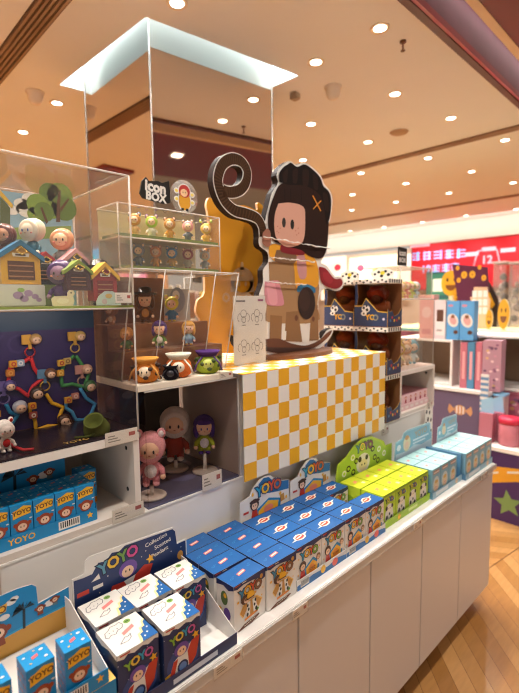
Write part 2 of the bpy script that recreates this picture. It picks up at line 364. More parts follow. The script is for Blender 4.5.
for x, y in ((5.4,-2.8),(2.6,-5.0),(-1.5,-3.5)): lamp(x, y, KEY*1.4, 130, colr=(1,.97,.95))  # unseen corridor lamps, added to brighten the grey ceiling
# square spots let into the red dropped strip, out over the aisle side of the display
for i, x in enumerate((-.3,.55,1.4,2.25)):
    t = thing('square_spot', 'square spot in the red ceiling strip, %s along the display' % ('first','second','third','fourth')[i], 'ceiling light', (x,.45,2.988), 0, 'square spots in the red strip')
    b = MB(); b.box((-.06,-.06,-.006),(.06,.06,.0015), mat('d8c8b8', .4)); b.build('trim_frame', t); MB().box((-.045,-.045,-.008),(.045,.045,-.0065), mat('fff2dc', .5, emit=9., key='lamp_glow')).build('lens', t)
    lamp(x, .45, KEY*SQ, 125, 2.97)
def area(x, y, z, sx, sy, e, rot, colr=(1,.86,.7)):
    l = bpy.data.lights.new('area', 'AREA'); l.shape = 'RECTANGLE'; l.size = sx; l.size_y = sy; l.energy = e; l.color = colr
    o = bpy.data.objects.new('cove_and_fill_lamp', l); o.location = (x, y, z); o.rotation_euler = rot; C.objects.link(o)
area(8.3, 5, 2.9, .1, 12, 22, (0, math.radians(-75), 0), (1,.95,.88))
area(2.9, 1.065, 3.335, 11.5, .06, 6, (0, 0, 0), (1,.9,.8))  # added recess lamp without a fitting, brightens its cream face and the fascia
l = bpy.data.lights.new('strip', 'AREA'); l.shape = 'RECTANGLE'; l.size = .58; l.size_y = .012; l.energy = .6; l.color = (1,.93,.86)
o_ = bpy.data.objects.new('case_fill_lamp', l); o_.location = (.27,1.1,1.528); o_.rotation_euler = (math.radians(35),0,0); C.objects.link(o_)  # added lamp inside the star case, brightens the chains; has no fitting
# vent, detectors, sprinkler
b = MB(); t = thing('air_vent', 'long slotted brown air vent in the ceiling at the top left', 'air vent', (.93,3.0,2.99)); b.M = T(-.93,-3,-2.99)
b.box((.872,1.75,2.993),(1.0,4.6,3.0), mat('5a4434', .7)); b.build('vent_recess', t)
for k in range(5): x = .88+.0245*k; MB(T(-.93,-3,-2.99)).box((x,1.76,2.984),(x+.012,4.59,2.994), mat('9c7a5c', .5)).build('slat', t)
def detector(px, py, label):
    p = uz(px, py-5, 3.0); t = thing('smoke_detector', label, 'detector', p)
    MB().lathe([(.001,-.085),(.02,-.083),(.034,-.074),(.043,-.058),(.049,-.03),(.05,-.012),(.06,-.01),(.06,0)], mat('f2e2d0', .5)).build('housing', t)
detector(35, 97, 'pale dome shaped ceiling detector left of the column'); detector(333, 92, 'pale dome shaped ceiling detector right of the light trough')
p = uz(403, 41, 3.0); t = thing('ceiling_sprinkler', 'small brown sprinkler head hanging from the ceiling', 'sprinkler', p)
MB().lathe([(.005,-.045),(.005,-.01),(.018,-.009),(.018,0)], mat('6b4a34', .4, .6), seg=12).build('stem', t); MB().lathe([(.001,-.056),(.013,-.054),(.013,-.051),(.004,-.045)], mat('6b4a34', .4, .6), seg=12).build('deflector', t)
p = uz(399, 132, 3.0); tag(MB().lathe([(.001,-.012),(.07,-.01),(.08,0)], mat('a07a58', .6), seg=28).build('ceiling_speaker', loc=p), 'brown oval looking speaker grille flush in the ceiling', 'speaker')
p = uz(295, 93, 3.0); tag(MB().box((-.028,-.028,-.045),(.028,.028,0), mat('b2977c', .5), bev=.006).build('ceiling_sensor', loc=p), 'small square sensor on the ceiling right of the trough', 'sensor')
# ------------------------------------------------------------------ world and colour management
w = bpy.data.worlds.new('world'); sc.world = w; w.use_nodes = True
w.node_tree.nodes['Background'].inputs[0].default_value = (1, .95, .90, 1); w.node_tree.nodes['Background'].inputs[1].default_value = .45
sc.view_settings.view_transform = 'Standard'; sc.view_settings.look = 'None'; sc.view_settings.exposure = .32; sc.view_settings.gamma = 1
try:
    sc.view_settings.use_curve_mapping = False
except Exception: pass
sc.cycles.use_denoising = True; sc.cycles.filter_width = 1.1; sc.cycles.max_bounces = 8; sc.cycles.transparent_max_bounces = 24; sc.cycles.diffuse_bounces = 4; sc.cycles.caustics_reflective = False; sc.cycles.caustics_refractive = False; sc.cycles.sample_clamp_indirect = 4
# ------------------------------------------------------------------ gondola: cabinets, counter, riser
cab_x = [-.207,.158,.523,.888,1.253,1.618,1.983,2.372]
where = ['under the left end of the counter','under the rocket box tray','under the cow vest boxes','under the middle of the blue boxes','under the join of blue and lime boxes','under the lime and aqua boxes','at the far end of the counter']
for i in range(7):
    xa, xb = cab_x[i], cab_x[i+1]; t = thing('base_cabinet', 'plain white base cabinet with one flat door %s' % where[i], 'cabinet', ((xa+xb)/2,.77,0), 0, 'white base cabinets in a row'); o = T(-(xa+xb)/2,-.77,0)
    MB(o).box((xa+.0005,.79,.10),(xb-.0005,1.76,.708), WHITE2).build('carcass', t)
    MB(o).box((xa+.0025,.769,.10),(xb-.0025,.789,.706), mat('d2c9c3', .38), bev=.0015).build('door', t)
    MB(o).box((xa+.0005,.95,0),(xb-.0005,1.6,.0995), mat('4a3a30', .6)).build('plinth', t)  # dark plinth colour deepens the shadow beneath the cabinets
t = thing('counter', 'long white counter top with clear price rail along its front edge', 'counter', (1.05,.765,.71)); o = T(-1.05,-.765,-.71)
MB(o).box((-.3,.765,.712),(2.385,1.77,.735), WHITE, bev=.002).build('slab', t)
MB(o).box((-.3,.757,.708),(2.385,.7645,.7335), acrylic('f0ece6', 1., .25, 'rail')).build('price_rail', t)
t = thing('riser', 'white upright riser behind the boxes that carries the upper displays', 'display stand', (1.3,1.08,.735)); o = T(-1.3,-1.08,-.735)
MB(o).box((.252,1.08,.7355),(2.36,1.76,.978), WHITE).build('body', t)
MB(o).box((.252,1.078,.9782),(2.36,1.76,.983), mat('f6f0e8', .4)).build('ledge', t)
tag(MB().box((-.3,1.075,.7355),(.25,1.76,.983), mat('d8c4b0', .5)).build('riser'), 'beige riser panel at the left edge behind the cyan boxes', 'display stand')
def pricetag(name, label, M, w, h, loc, frame_=True):
    t = thing(name, label, 'price tag', loc, 0, 'clear price tags'); o = T(-Vector(loc)); b = MB(o)
    b.box((0,0,0),(w,h,.0012), mat('f5f0ea', .4), M); F = Face(b, M, w, h)
    for k in range(3): F.rect(.08, .25+.2*k, .45-.08*k, .33+.2*k, mat('8c8680'), 5)
    F.rect(.72,.45,.92,.75, mat('b0504a'), 5); b.build('card', t)
    MB(o).box((-.002,-.002,.002),(w+.002,h+.002,.003), ACR, M).build('sleeve', t)
def rail_tag(px, py, w, label):
    p = uy(px, py, .7555); M = FRONT((p.x-w/2,.7555,.707)); pricetag('hanging_price_tag', label, M, w, .028, (p.x,.7555,.707))
rail_tag(228,650,.085,'price tag on the counter edge below the corner of the rocket box tray'); rail_tag(300,601,.06,'price tag on the counter edge above the second door gap')
rail_tag(418,507,.06,'price tag on the counter edge below the lime boxes'); rail_tag(484,470,.07,'price tag on the counter edge at the far end')
for (px, py, Yv, w, h, lb) in ((212,480,1.076,.075,.05,'price tag hanging on the riser below the plush case'),(385,430,1.076,.06,.035,'price tag on the riser below the cow print boxes')):
    p = uy(px, py, Yv); pricetag('hanging_price_tag', lb, FRONT((p.x-w/2,Yv,p.z-h/2)), w, h, tuple(p))
# ------------------------------------------------------------------ left unit: cubby, dark case, upper case
XL, XR = -.05, .60
t = thing('cubby_shelf', 'open white cubby shelf filled with cyan boxes', 'shelf', (.3,1.08,.984)); o = T(-.3,-1.08,-.984)
MB(o).box((XL,1.08,.984),(XR,1.43,1.0), mat('e4d6c8', .45)).build('bottom_board', t)
MB(o).box((XL,1.08,1.187),(XR,1.43,1.208), mat('ece4da', .4)).build('top_board', t)
MB(o).box((.583,1.0805,1.0005),(XR,1.43,1.1865), mat('e0d4c8', .5)).build('side_panel', t)
MB(o).box((XL,1.0805,1.0005),(XL+.016,1.43,1.1865), WHITE2).build('side_panel', t)
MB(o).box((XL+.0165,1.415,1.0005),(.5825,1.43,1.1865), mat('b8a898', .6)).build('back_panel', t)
for k, (yy, zz) in enumerate(((1.12,1.16),(1.12,1.045))): MB(o).lathe([(.001,0),(.006,0),(.006,.0008)], BLACK, T(.5828,yy,zz) @ RY(-PI/2), seg=12).build('peg_hole', t)
pricetag('hanging_price_tag', 'price tag on the lower lip of the white cubby shelf', FRONT((.515,1.0785,.984)), .09, .034, (.55,1.0785,.984))
pricetag('hanging_price_tag', 'price tag on the top board of the cubby below the star chains', FRONT((.505,1.0785,1.19)), .09, .034, (.55,1.0785,1.19))
def case(name, label, x0, x1, y0, y1, z0, z1, th=.004, base=None, m=ACR, top=True, back=None):
    t = thing(name, label, 'display case', ((x0+x1)/2,y0,z0)); o = T(-(x0+x1)/2,-y0,-z0)
    if base: MB(o).box((x0,y0,z0+.0005),(x1,y1,z0+.006), base).build('base', t)
    z0 += .0065
    MB(o).box((x0,y0,z0),(x1,y0+th,z1), m).build('front_panel', t)
    MB(o).box((x1-th,y0+th,z0),(x1,y1,z1), m).build('side_panel', t); MB(o).box((x0,y0+th,z0),(x0+th,y1,z1), m).build('side_panel', t)
    if top: MB(o).box((x0+th,y0+th,z1-th),(x1-th,y1,z1), m).build('top_panel', t)
    e = MB(o); r = .0025
    for p, q_ in (((x0,y0,z1),(x1,y0,z1)),((x1,y0,z1),(x1,y1,z1)),((x1,y0,z0),(x1,y0,z1)),((x0,y1,z1),(x1,y1,z1)),((x1,y1,z0),(x1,y1,z1))): e.tube([p,q_], r, ACR_E, seg=6)
    e.build('polished_edge', t)
    return t, o
t, o = case('display_case', 'dark backed acrylic case of star shaped charm chains', XL, XR, 1.082, 1.36, 1.2085, 1.538, base=mat('241c26', .25), m=ACR_D)
b = MB(o); b.box((XL+.006,1.305,1.216),(.592,1.315,1.532), mat('2e1e5c', .5)); F = Face(b, FRONT((XL+.006,1.305,1.216)), .636, .316); F.rect(0,.84,1,1, mat('123a5c', .4), 0); F.text('YOYO',.55,.72,.12, mat('3a2a66', .5), 1); b.build('backing_print', t)
t, o = case('display_case', 'tall clear acrylic case holding toy houses and tree backdrop', XL, XR, 1.082, 1.43, 1.5395, 1.872, base=mat('8a9a4a', .5))
# sky and tree print at its back
b = MB(o); b.box((XL+.006,1.405,1.5465),(.586,1.411,1.862), mat('8fb4cc', .5)); Mx = FRONT((XL+.006,1.405,1.5465)); F = Face(b, Mx, .63, .316)
def fp(px, py): p = uy(px, py, 1.405); return ((p.x-XL-.006)/.63, (p.z-1.5465)/.316)
def fpoly(pts, m, k): F.poly([fp(*p) for p in pts], m, k)
CL = mat('e6e2dc', .5); G1 = mat('7d9a3c', .5); G2 = mat('5d7a30', .5); TR = mat('5c3a1e', .5)
for px, py, r in ((22,204,.035),(32,200,.045),(12,210,.03),(28,210,.05)): x, y = fp(px, py); F.ell(x, y, r, r*.7, CL, 1)
for px, py, rx, m_, k in ((38,205,.05,G1,3),(44,212,.045,G2,4),(52,210,.04,G1,3),(60,196,.06,G1,2),(64,208,.06,G2,3),(50,194,.05,G2,2),(34,214,.03,G1,3)): x, y = fp(px, py); F.ell(x, y, rx, rx, m_, k)
fpoly([(56,222),(57,200),(59,190),(61,190),(60,205),(60,222)], TR, 5); fpoly([(60,208),(68,198),(69,200),(61,212)], TR, 5); fpoly([(46,224),(40,208),(42,207),(48,222)], TR, 5)
fpoly([(0,196),(0,190),(13,205),(12,209)], mat('e2b63c', .5), 5); fpoly([(0,225),(0,197),(10,208),(10,225)], mat('54603a', .5), 4); fpoly([(0,240),(71,238),(71,226),(0,228)], mat('86a050', .5), 2)
b.build('backdrop_print', t)
# ------------------------------------------------------------------ printed cartons
CT = .7355
NAVY = card('1c2c5c'); BLUE = card('1a5c9c'); BLUE2 = card('3a7cb4'); PINKL = card('e2686a'); CREAM = card('f6ead2'); YEL = card('f0b42c'); ORG = card('e58a2a'); RED = card('c23a2c')
BRN = card('6b3a20'); TAN = card('c8903f'); GRN = card('5c9a3a'); LIME = card('b5cf2e'); LIMED = card('86a824'); CYAN = card('0f86bf'); AQUA = card('b2dcdc'); SLATE = card('5f8fb0'); PURP = card('6b4a9c'); GREY = card('8d8a86')
YW = [card('2a9ac0'), card('eeb52e'), card('d9542c'), card('7fae3a')]
def shell(mb, w, d, h, front, top, side):
    x, y = w/2, d
    mb.add([(-x,0,0),(x,0,0),(x,0,h),(-x,0,h)], [(0,1,2,3)], front); mb.add([(-x,0,h),(x,0,h),(x,y,h),(-x,y,h)], [(0,1,2,3)], top)
    mb.add([(-x,y,0),(-x,0,0),(-x,0,h),(-x,y,h)], [(0,1,2,3)], side); mb.add([(x,0,0),(x,y,0),(x,y,h),(x,0,h)], [(0,1,2,3)], side)
    mb.add([(x,y,0),(-x,y,0),(-x,y,h),(x,y,h)], [(0,1,2,3)], side); mb.add([(-x,0,0),(-x,y,0),(x,y,0),(x,0,0)], [(0,1,2,3)], side)
    return Face(mb, FRONT((-x,0,0)), w, h), Face(mb, TOP((-x,0,h)), w, d), Face(mb, LEFT((-x,d,0)), d, h)
def label_top(Ft, m, dood, seam=True):
    Ft.poly([(.36,.36),(.62,.44),(.62,.62),(.36,.54)], m, 1); Ft.poly([(.385,.43),(.595,.49),(.595,.55),(.385,.49)], CREAM, 2)
    for cx, cy, r in ((.17,.42,.05),(.24,.5,.035),(.8,.62,.045),(.86,.72,.03),(.5,.85,.03)):
        Ft.ell(cx, cy, r, r*.6, dood, 1); Ft.ell(cx, cy, r*.6, r*.3, None or Ft.base, 2)
    if seam: Ft.rect(.0,.985,1,1, NAVY, 1)
def carton_cow():
    w, d, h = .1135, .0622, .1245; b = MB(); F, Ft, Fl = shell(b, w, d, h, PAPER, BLUE, PAPER); Ft.base = BLUE
    label_top(Ft, card('e8746c'), BLUE2)
    F.poly([(0,1),(0,.93),(.1,.9),(.3,.93),(.6,.9),(.78,.86),(.9,.78),(1,.8),(1,1)], NAVY, 1); F.poly([(.04,.985),(.2,.985),(.2,.965),(.04,.965)], RED, 2); F.rect(.25,.965,.38,.98, PAPER, 2); F.ell(.87,.87,.05,.055, TAN, 2)
    F.word('YOYO', .5, .76, .28, [card('2a86b0'),card('e8a828'),card('d0482a'),card('8a5a3c')], 3, .012, .62, card('3a2a26'))
    for cx, cy, r in ((.12,.62,.05),(.92,.6,.03),(.15,.8,.03),(.88,.45,.03)): F.star(cx, cy, r, YEL, 1)
    # plain hatted child in a spotted vest, arms out
    F.poly([(.16,.36),(.3,.52),(.72,.52),(.9,.38),(.78,.24),(.66,.36),(.38,.36),(.26,.22)], card('f2c568'), 1)
    F.poly([(.18,.36),(.31,.5),(.42,.5),(.36,.34),(.27,.25)], TAN, 2); F.poly([(.86,.38),(.7,.5),(.6,.5),(.66,.36),(.77,.27)], TAN, 2)
    F.poly([(.36,.18),(.72,.2),(.66,.5),(.38,.5)], TAN, 2)
    F.poly([(.34,.18),(.48,.18),(.5,.5),(.4,.5)], PAPER, 3); F.poly([(.74,.2),(.6,.19),(.56,.5),(.66,.5)], PAPER, 3)
    for cx, cy, rx in ((.4,.24,.035),(.44,.34,.03),(.41,.43,.028),(.68,.26,.035),(.63,.36,.028),(.66,.45,.03)): F.ell(cx, cy, rx, rx*1.4, BLACK, 4, 8)
    F.poly([(.3,.14),(.74,.17),(.73,.22),(.31,.19)], ORG, 4); F.ell(.72,.22,.05,.04, GRN, 4, 8)
    F.ell(.33,.6,.13,.11, card('4a2a18'), 5); F.ell(.37,.57,.075,.07, SKIN, 6)
    for q in (.345,.395): F.ell(q,.575,.01,.018, BLACK, 7, 6)
    F.ell(.5,.6,.2,.05, card('d8a04c'), 6, rot=.1); F.ell(.5,.63,.12,.09, YEL, 7); F.rect(.4,.555,.62,.58, BRN, 8)
    F.poly([(.12,.0),(.55,.0),(.8,.07),(.78,.1),(.3,.08),(.1,.02)], BRN, 1)
    for k in range(6): F.rect(.3+.06*k,.035+.006*k,.34+.06*k,.05+.006*k, CREAM, 2)
    Fl.poly([(0,1),(0,.88),(.4,.92),(.7,.86),(1,.92),(1,1)], NAVY, 1); Fl.ell(.45,.66,.2,.3, card('4e6a34'), 1); Fl.ell(.5,.72,.09,.1, YEL, 2); Fl.ell(.6,.35,.2,.26, PURP, 1); Fl.star(.2,.4,.12, YEL, 1)
    return b
def carton_rocket():
    w, d, h = .0915, .0925, .134; b = MB(); F, Ft, Fl = shell(b, w, d, h, card('20325f'), PAPER, card('20325f'))
    Ft.poly([(.62,0),(1,0),(1,.62),(.93,.56),(.9,.42),(.8,.4),(.77,.26),(.68,.24),(.66,.1)], BLUE, 1); Ft.poly([(.56,0),(.62,0),(.66,.1),(.68,.24),(.77,.26),(.8,.4),(.9,.42),(.93,.56),(1,.62),(1,.67),(.9,.6),(.86,.46),(.76,.44),(.73,.3),(.64,.28),(.6,.12)], card('f2dc9a'), 1)
    for cx, cy in ((.84,.2),(.92,.35),(.74,.12)): Ft.ell(cx, cy, .025, .025, PAPER, 2, 6)
    Ft.poly([(.4,.45),(.72,.57),(.72,.68),(.4,.56)], card('e88a84'), 1); Ft.ell(.68,.84,.085,.075, card('7da84a'), 1); Ft.ell(.68,.84,.05,.02, card('3c5a28'), 2)
    INK = card('6d6a70')
    def outline(F_, pts, k=1, wd=.009):
        n = len(pts)
        for i in range(n):
            (ax, ay), (bx_, by_) = pts[i], pts[(i+1) % n]; L = math.hypot(bx_-ax, by_-ay) or 1; nx, ny = -(by_-ay)/L*wd, (bx_-ax)/L*wd
            F_.poly([(ax-nx,ay-ny),(bx_-nx,by_-ny),(bx_+nx,by_+ny),(ax+nx,ay+ny)], INK, k)
    outline(Ft, [(.07,.66),(.12,.8),(.22,.84),(.3,.92),(.42,.9),(.52,.93),(.56,.82),(.5,.72),(.38,.7),(.3,.62),(.2,.66),(.12,.6)])
    for q in (.2,.3,.4): Ft.ell(q,.74+.12*(q-.2),.014,.02, INK, 1, 6)
    outline(Ft, [(.22,.26),(.4,.4),(.44,.36),(.54,.42),(.5,.3),(.4,.24)])
    F.poly([(0,1),(0,.93),(.15,.9),(.25,.95),(.4,.91),(.6,.95),(.75,.91),(.9,.95),(1,.93),(1,1)], PAPER, 1); F.rect(.06,.955,.3,.98, RED, 2)
    F.word('YOYO', .5, .78, .28, [YW[3],card('e0c04a'),YW[0],card('c05a9a')], 2, .008, .6, card('16234a'), .14)
    random.seed(3)
    for k in range(16): F.ell(random.random(), random.random(), .012, .012, card('d8e0f0'), 1, 5)
    F.ell(.5,.34,.46,.4, card('2c4884'), 1, rot=.5); F.star(.86,.66,.11, YEL, 2, .2)
    F.poly([(.06,.04),(.0,.22),(.3,.26)], YEL, 2); F.poly([(.12,.0),(.14,.22),(.3,.12)], ORG, 3)
    F.poly([(.1,.14),(.42,.0),(.84,.3),(.95,.6),(.72,.58),(.24,.4)], PAPER, 3); F.poly([(.66,.16),(.86,.3),(.97,.62),(.74,.6),(.62,.46)], RED, 4); F.poly([(.1,.14),(.22,.09),(.36,.42),(.24,.4)], RED, 4); F.poly([(.34,.03),(.56,.0),(.66,.14),(.5,.06)], card('a02c2c'), 4)
    F.ell(.48,.25,.15,.15, card('1c2c58'), 5); F.ell(.48,.25,.105,.105, card('5f86c0'), 6)
    F.ell(.46,.55,.2,.17, PURP, 4); F.ell(.46,.52,.125,.11, SKIN, 5)
    for q in (.415,.505): F.ell(q,.53,.015,.028, BLACK, 6, 6)
    Fl.rect(.2,.2,.8,.5, card('33508a'), 1); Fl.poly([(0,1),(0,.93),(.3,.9),(.6,.95),(1,.92),(1,1)], PAPER, 1)
    for k in range(8): Fl.ell(random.random(), random.random(), .012, .012, card('d8e0f0'), 2, 5)
    return b
def carton_badge():
    w, d, h = .1150, .0722, .118; b = MB(); F, Ft, Fl = shell(b, w, d, h, PAPER, BLUE, PAPER); Ft.base = BLUE
    Ft.poly([(.12,.40),(.3,.46),(.34,.62),(.5,.72),(.62,.66),(.68,.6),(.88,.62),(.72,.5),(.66,.36),(.5,.3),(.38,.34),(.32,.4)], CREAM, 1); Ft.poly([(.33,.4),(.5,.36),(.64,.42),(.67,.54),(.6,.6),(.5,.64),(.37,.56)], RED, 2); Ft.poly([(.38,.45),(.6,.5),(.6,.56),(.38,.51)], CREAM, 3); Ft.rect(0,.985,1,1, NAVY, 1)
    F.poly([(0,1),(0,.9),(.2,.86),(.4,.92),(.7,.86),(1,.9),(1,1)], NAVY, 1); F.rect(.05,.94,.2,.97, RED, 2)
    F.word('YOYO', .5, .74, .27, YW, 2, .012, .6, card('2a2a3c'))
    for cx, cy in ((.1,.7),(.92,.75),(.08,.3)): F.star(cx, cy, .035, YEL, 1)
    F.poly([(.34,.1),(.86,.08),(.92,.36),(.66,.56),(.3,.38)], CYAN, 2); F.poly([(.4,.14),(.8,.12),(.85,.34),(.64,.49),(.37,.35)], YEL, 3); F.ell(.6,.28,.13,.12, ORG, 4); F.text('YOYO',.6,.28,.1, BRN, 5, .02)
    F.kid(.24,.48,.13, card('43261a'), RED, 5); F.kid(.86,.5,.09, card('8a6a4a'), card('e8d8c0'), 5)
    Fl.rect(.1,.1,.9,.7, card('e9e0d4'), 1); Fl.ell(.5,.42,.24,.22, card('d6b8a0'), 2); Fl.poly([(0,1),(0,.9),(.5,.94),(1,.88),(1,1)], NAVY, 1)
    return b
def carton_lime():
    w, d, h = .0850, .0912, .118; b = MB(); F, Ft, Fl = shell(b, w, d, h, LIME, card('ccd62e'), LIME); Ft.base = LIMED
    Ft.poly([(.34,.42),(.6,.5),(.6,.66),(.34,.58)], card('e8a06c'), 1); Ft.rect(.64,.2,.8,.36, card('e8edc8'), 1); Ft.rect(0,.985,1,1, LIMED, 1); Ft.rect(.0,0,.01,1, LIMED, 1)
    F.rect(0,.93,1,1, LIMED, 1); F.word('YOYO', .5, .8, .26, [card('3f6b2a'),card('f0d84a'),card('3a7a9a'),card('8a4a8a')], 2, .012, .58, card('34481c'))
    F.poly([(.16,.08),(.86,.1),(.8,.5),(.2,.46)], PAPER, 1); F.ell(.5,.52,.26,.2, PAPER, 2); F.ell(.5,.5,.17,.12, CREAM, 3)
    for cx, cy, r in ((.28,.55,.09),(.74,.56,.08),(.3,.26,.09),(.68,.2,.1),(.52,.34,.06)): F.ell(cx, cy, r, r*1.1, BLACK, 4, 9)
    for q in (.44,.56): F.ell(q,.52,.02,.035, BLACK, 5, 6)
    F.rect(.3,.04,.7,.1, card('e86a9a'), 2); F.ell(.85,.75,.05,.05, card('3f8ccc'), 2)
    Fl.ell(.5,.5,.25,.25, LIMED, 1); Fl.rect(.2,.15,.8,.3, LIMED, 1)
    return b
def carton_aqua():
    w, d, h = .0790, .0805, .118; b = MB(); F, Ft, Fl = shell(b, w, d, h, card('86b2c4'), AQUA, card('7aa8bc')); Ft.base = AQUA
    Ft.poly([(.36,.42),(.6,.48),(.6,.62),(.36,.56)], card('e49a94'), 1); Ft.rect(0,.98,1,1, card('7fb4ba'), 1); Ft.rect(0,0,.012,1, card('7fb4ba'), 1); Ft.rect(.7,.15,.85,.22, card('cfe8e8'), 1)
    F.rect(.15,.8,.85,.93, card('b98a72'), 1); F.rect(.2,.83,.8,.88, card('e8d8c8'), 2)
    F.ell(.5,.42,.36,.42, card('cfd8d4'), 1); F.ell(.5,.36,.28,.34, card('e0cfa6'), 2); F.ell(.5,.3,.17,.14, SKIN, 3); F.ell(.5,.52,.2,.1, card('d8b060'), 3)
    for q in (.43,.57): F.ell(q,.32,.018,.03, BLACK, 4, 6)
    F.poly([(0,0),(1,0),(1,.08),(.7,.12),(.4,.07),(0,.12)], card('dfe9ea'), 1); Fl.rect(.15,.15,.85,.8, card('6a9cb4'), 1)
    return b
def carton_cyan():
    w, d, h = .0475, .0475, .095; b = MB(); F, Ft, Fl = shell(b, w, d, h, CYAN, CYAN, CYAN); Ft.base = CYAN
    Ft.poly([(.36,.4),(.6,.48),(.6,.64),(.36,.56)], PINKL, 1)
    for cx, cy, r, m_ in ((.15,.7,.06,PAPER),(.78,.75,.08,PAPER),(.25,.25,.05,YEL),(.8,.28,.07,PAPER),(.55,.85,.04,YEL)): Ft.ell(cx, cy, r, r*.7, m_, 1, 9)
    F.poly([(.1,.66),(.5,.7),(.9,.72),(.95,.9),(.6,.95),(.3,.88),(.12,.86)], YEL, 1); F.text('YOYO',.52,.8,.3, BRN, 2, .03, .08)
    for cx, cy in ((.12,.82),(.9,.6)): F.ell(cx, cy, .07, .035, PAPER, 1, 9)
    F.poly([(0,0),(1,0),(1,.16),(.6,.2),(0,.14)], ORG, 1); F.ell(.5,.45,.32,.3, card('9a3f20'), 2); F.ell(.2,.5,.1,.1, card('9a3f20'), 1); F.ell(.82,.5,.1,.1, card('9a3f20'), 1); F.ell(.5,.43,.21,.18, SKIN, 3); F.poly([(.32,.04),(.68,.04),(.62,.22),(.38,.22)], card('8a3d22'), 2)
    for q in (.43,.57): F.ell(q,.44,.025,.045, BLACK, 4, 6)
    for i in range(5):
        for j in range(5): Fl.ell(.16+.17*i,.14+.17*j,.055,.06, (card('8a3d22'),card('c86a4a'),card('3a5a8a'))[(i+j) % 3], 1, 7)
    return b
def place_boxes(maker, name, spots, group, cat='box'):
    proto = None
    for (x, y, z, rz, lb) in spots:
        if proto is None:
            proto = maker().build(name, loc=(x, y, z), rotz=rz); tag(proto, lb, cat, group)
        else: dup(proto, (x, y, z), lb, rz)
def tray(name, label, x0, x1, y0, y1, z, lip, sidefn, front, inner, art=None, back=None):
    t = thing(name, label, 'display tray', ((x0+x1)/2,y0,z)); o = T(-(x0+x1)/2,-y0,-z); b = MB(o)
    b.box((x0,y0,z),(x1,y1,z+.0015), inner)
    b.box((x0,y0,z+.0016),(x1,y0+.0015,z+lip), front)
    for xx in (x0, x1-.0015): b.prism(sidefn, 0, .0015, inner, frame((xx,y0+.0016,z+.0016),(0,1,0),(0,0,1)))
    b.build('tray', t)
    if art:
        c_ = MB(o); art(Face(c_, FRONT((x0,y0,z)), x1-x0, lip)); c_.build('lip_print', t)
    return t, o
def header(t, o, name, Mx, pts, board, edge, art, w, h, th=.002):
    b = MB(o); b.prism([(x*w, y*h) for x, y in pts], -th, 0, board, Mx, edge); art(Face(b, Mx, w, h)); return b.build(name, t)
def barcode(F, x, y, w, h, k=2):
    F.rect(x, y, x+w, y+h, PAPER, k)
    for i in range(9): F.rect(x+w*(.08+.1*i), y+h*.2, x+w*(.08+.1*i+.05), y+h*.9, BLACK, k+1)
def arch(n=12, x0=.0, x1=1., base=.5):
    return [(x0+(x1-x0)*i/n, base+(1-base)*math.sin(PI*i/n)**.7) for i in range(n+1)]
LOW = [(0,0),(.2,0),(.2,.03),(0,.03)]
# --- white topped rocket cartons in a navy tray
def lip_navy(F): F.rect(.4,.3,.8,.7, card('c8d0e0'), 1)
t, o = tray('display_tray', 'white card tray with navy front holding white topped rocket boxes', .368,.668,.772,1.005, CT, .03, [(0,0),(.228,0),(.228,.13),(.2,.13),(.0,.028)], card('27345e'), PAPER, lip_navy)
def art_rocket(F):
    F.poly([(.01,-1.1),(.99,-1.1),(.99,.42),(.9,.42),(.885,.78),(.86,.86),(.42,.94),(.37,.86),(.31,.9),(.26,.76),(.2,.8),(.15,.6),(.08,.6),(.01,.62)], card('213462'), 1)
    F.word('YOYO', .36, .68, .125, [card('5a93a8'),card('e0b83a'),card('6f9a4a'),card('c8488a')], 2, .006, .66, card('131c3c'), .16)
    F.text('Collection', .7,.76,.05, PAPER, 2, .012, .14); F.text('Scented', .76,.60,.05, PAPER, 2, .012, .14); F.text('Pendant', .73,.42,.05, PAPER, 2, .012, .14)
    F.ell(.44,.36,.08,.07, PURP, 3); F.ell(.435,.3,.052,.046, SKIN, 4)
    for q in (.418,.45): F.ell(q,.32,.006,.011, BLACK, 5, 6)
    F.poly([(.32,.0),(.3,-.1),(.5,-.2),(.62,.1),(.6,.25),(.5,.14),(.4,.1)], PAPER, 3); F.poly([(.46,-.1),(.62,-.05),(.66,.22),(.58,.28),(.5,.14)], RED, 5); F.poly([(.3,.12),(.4,.1),(.42,-.02),(.28,-.05)], RED, 4)
    F.star(.64,.36,.042, YEL, 2, .2); F.rect(.03,.2,.12,.3, RED, 2); F.rect(.15,.22,.23,.3, PAPER, 2); F.poly([(.14,.42),(.2,.55),(.21,.42)], PAPER, 2); F.ell(.93,.1,.03,.04, TAN, 2)
    for x, y in ((.27,.4),(.3,.6),(.84,.3),(.83,.6),(.2,.1),(.6,.6),(.56,.5),(.94,.3)): F.ell(x, y, .005, .005, PAPER, 2, 5)
header(t, o, 'header_card', FRONT((.374,.998,.86)), [(0,-1.15),(1,-1.15),(1,.45),(.905,.45),(.9,.8),(.87,.9),(.14,1.02),(.1,.95),(.09,.68),(0,.66)], PAPER, PAPER, art_rocket, .312, .106)
place_boxes(carton_rocket, 'printed_carton', [(.4165,.7835,CT+.002,0,'white topped rocket box at the near left corner of its tray'),(.5165,.776,CT+.002,-.04,'white topped rocket box at the front of the tray next to the empty corner'),
 (.423,.889,CT+.002,0,'white topped rocket box touching the left end of the rocket header'),(.516,.884,CT+.002,.01,'white topped rocket box in the middle of the back row under the header'),(.6115,.878,CT+.002,-.02,'white topped rocket box beside the blue lidded cow vest boxes')], 'white topped rocket boxes')
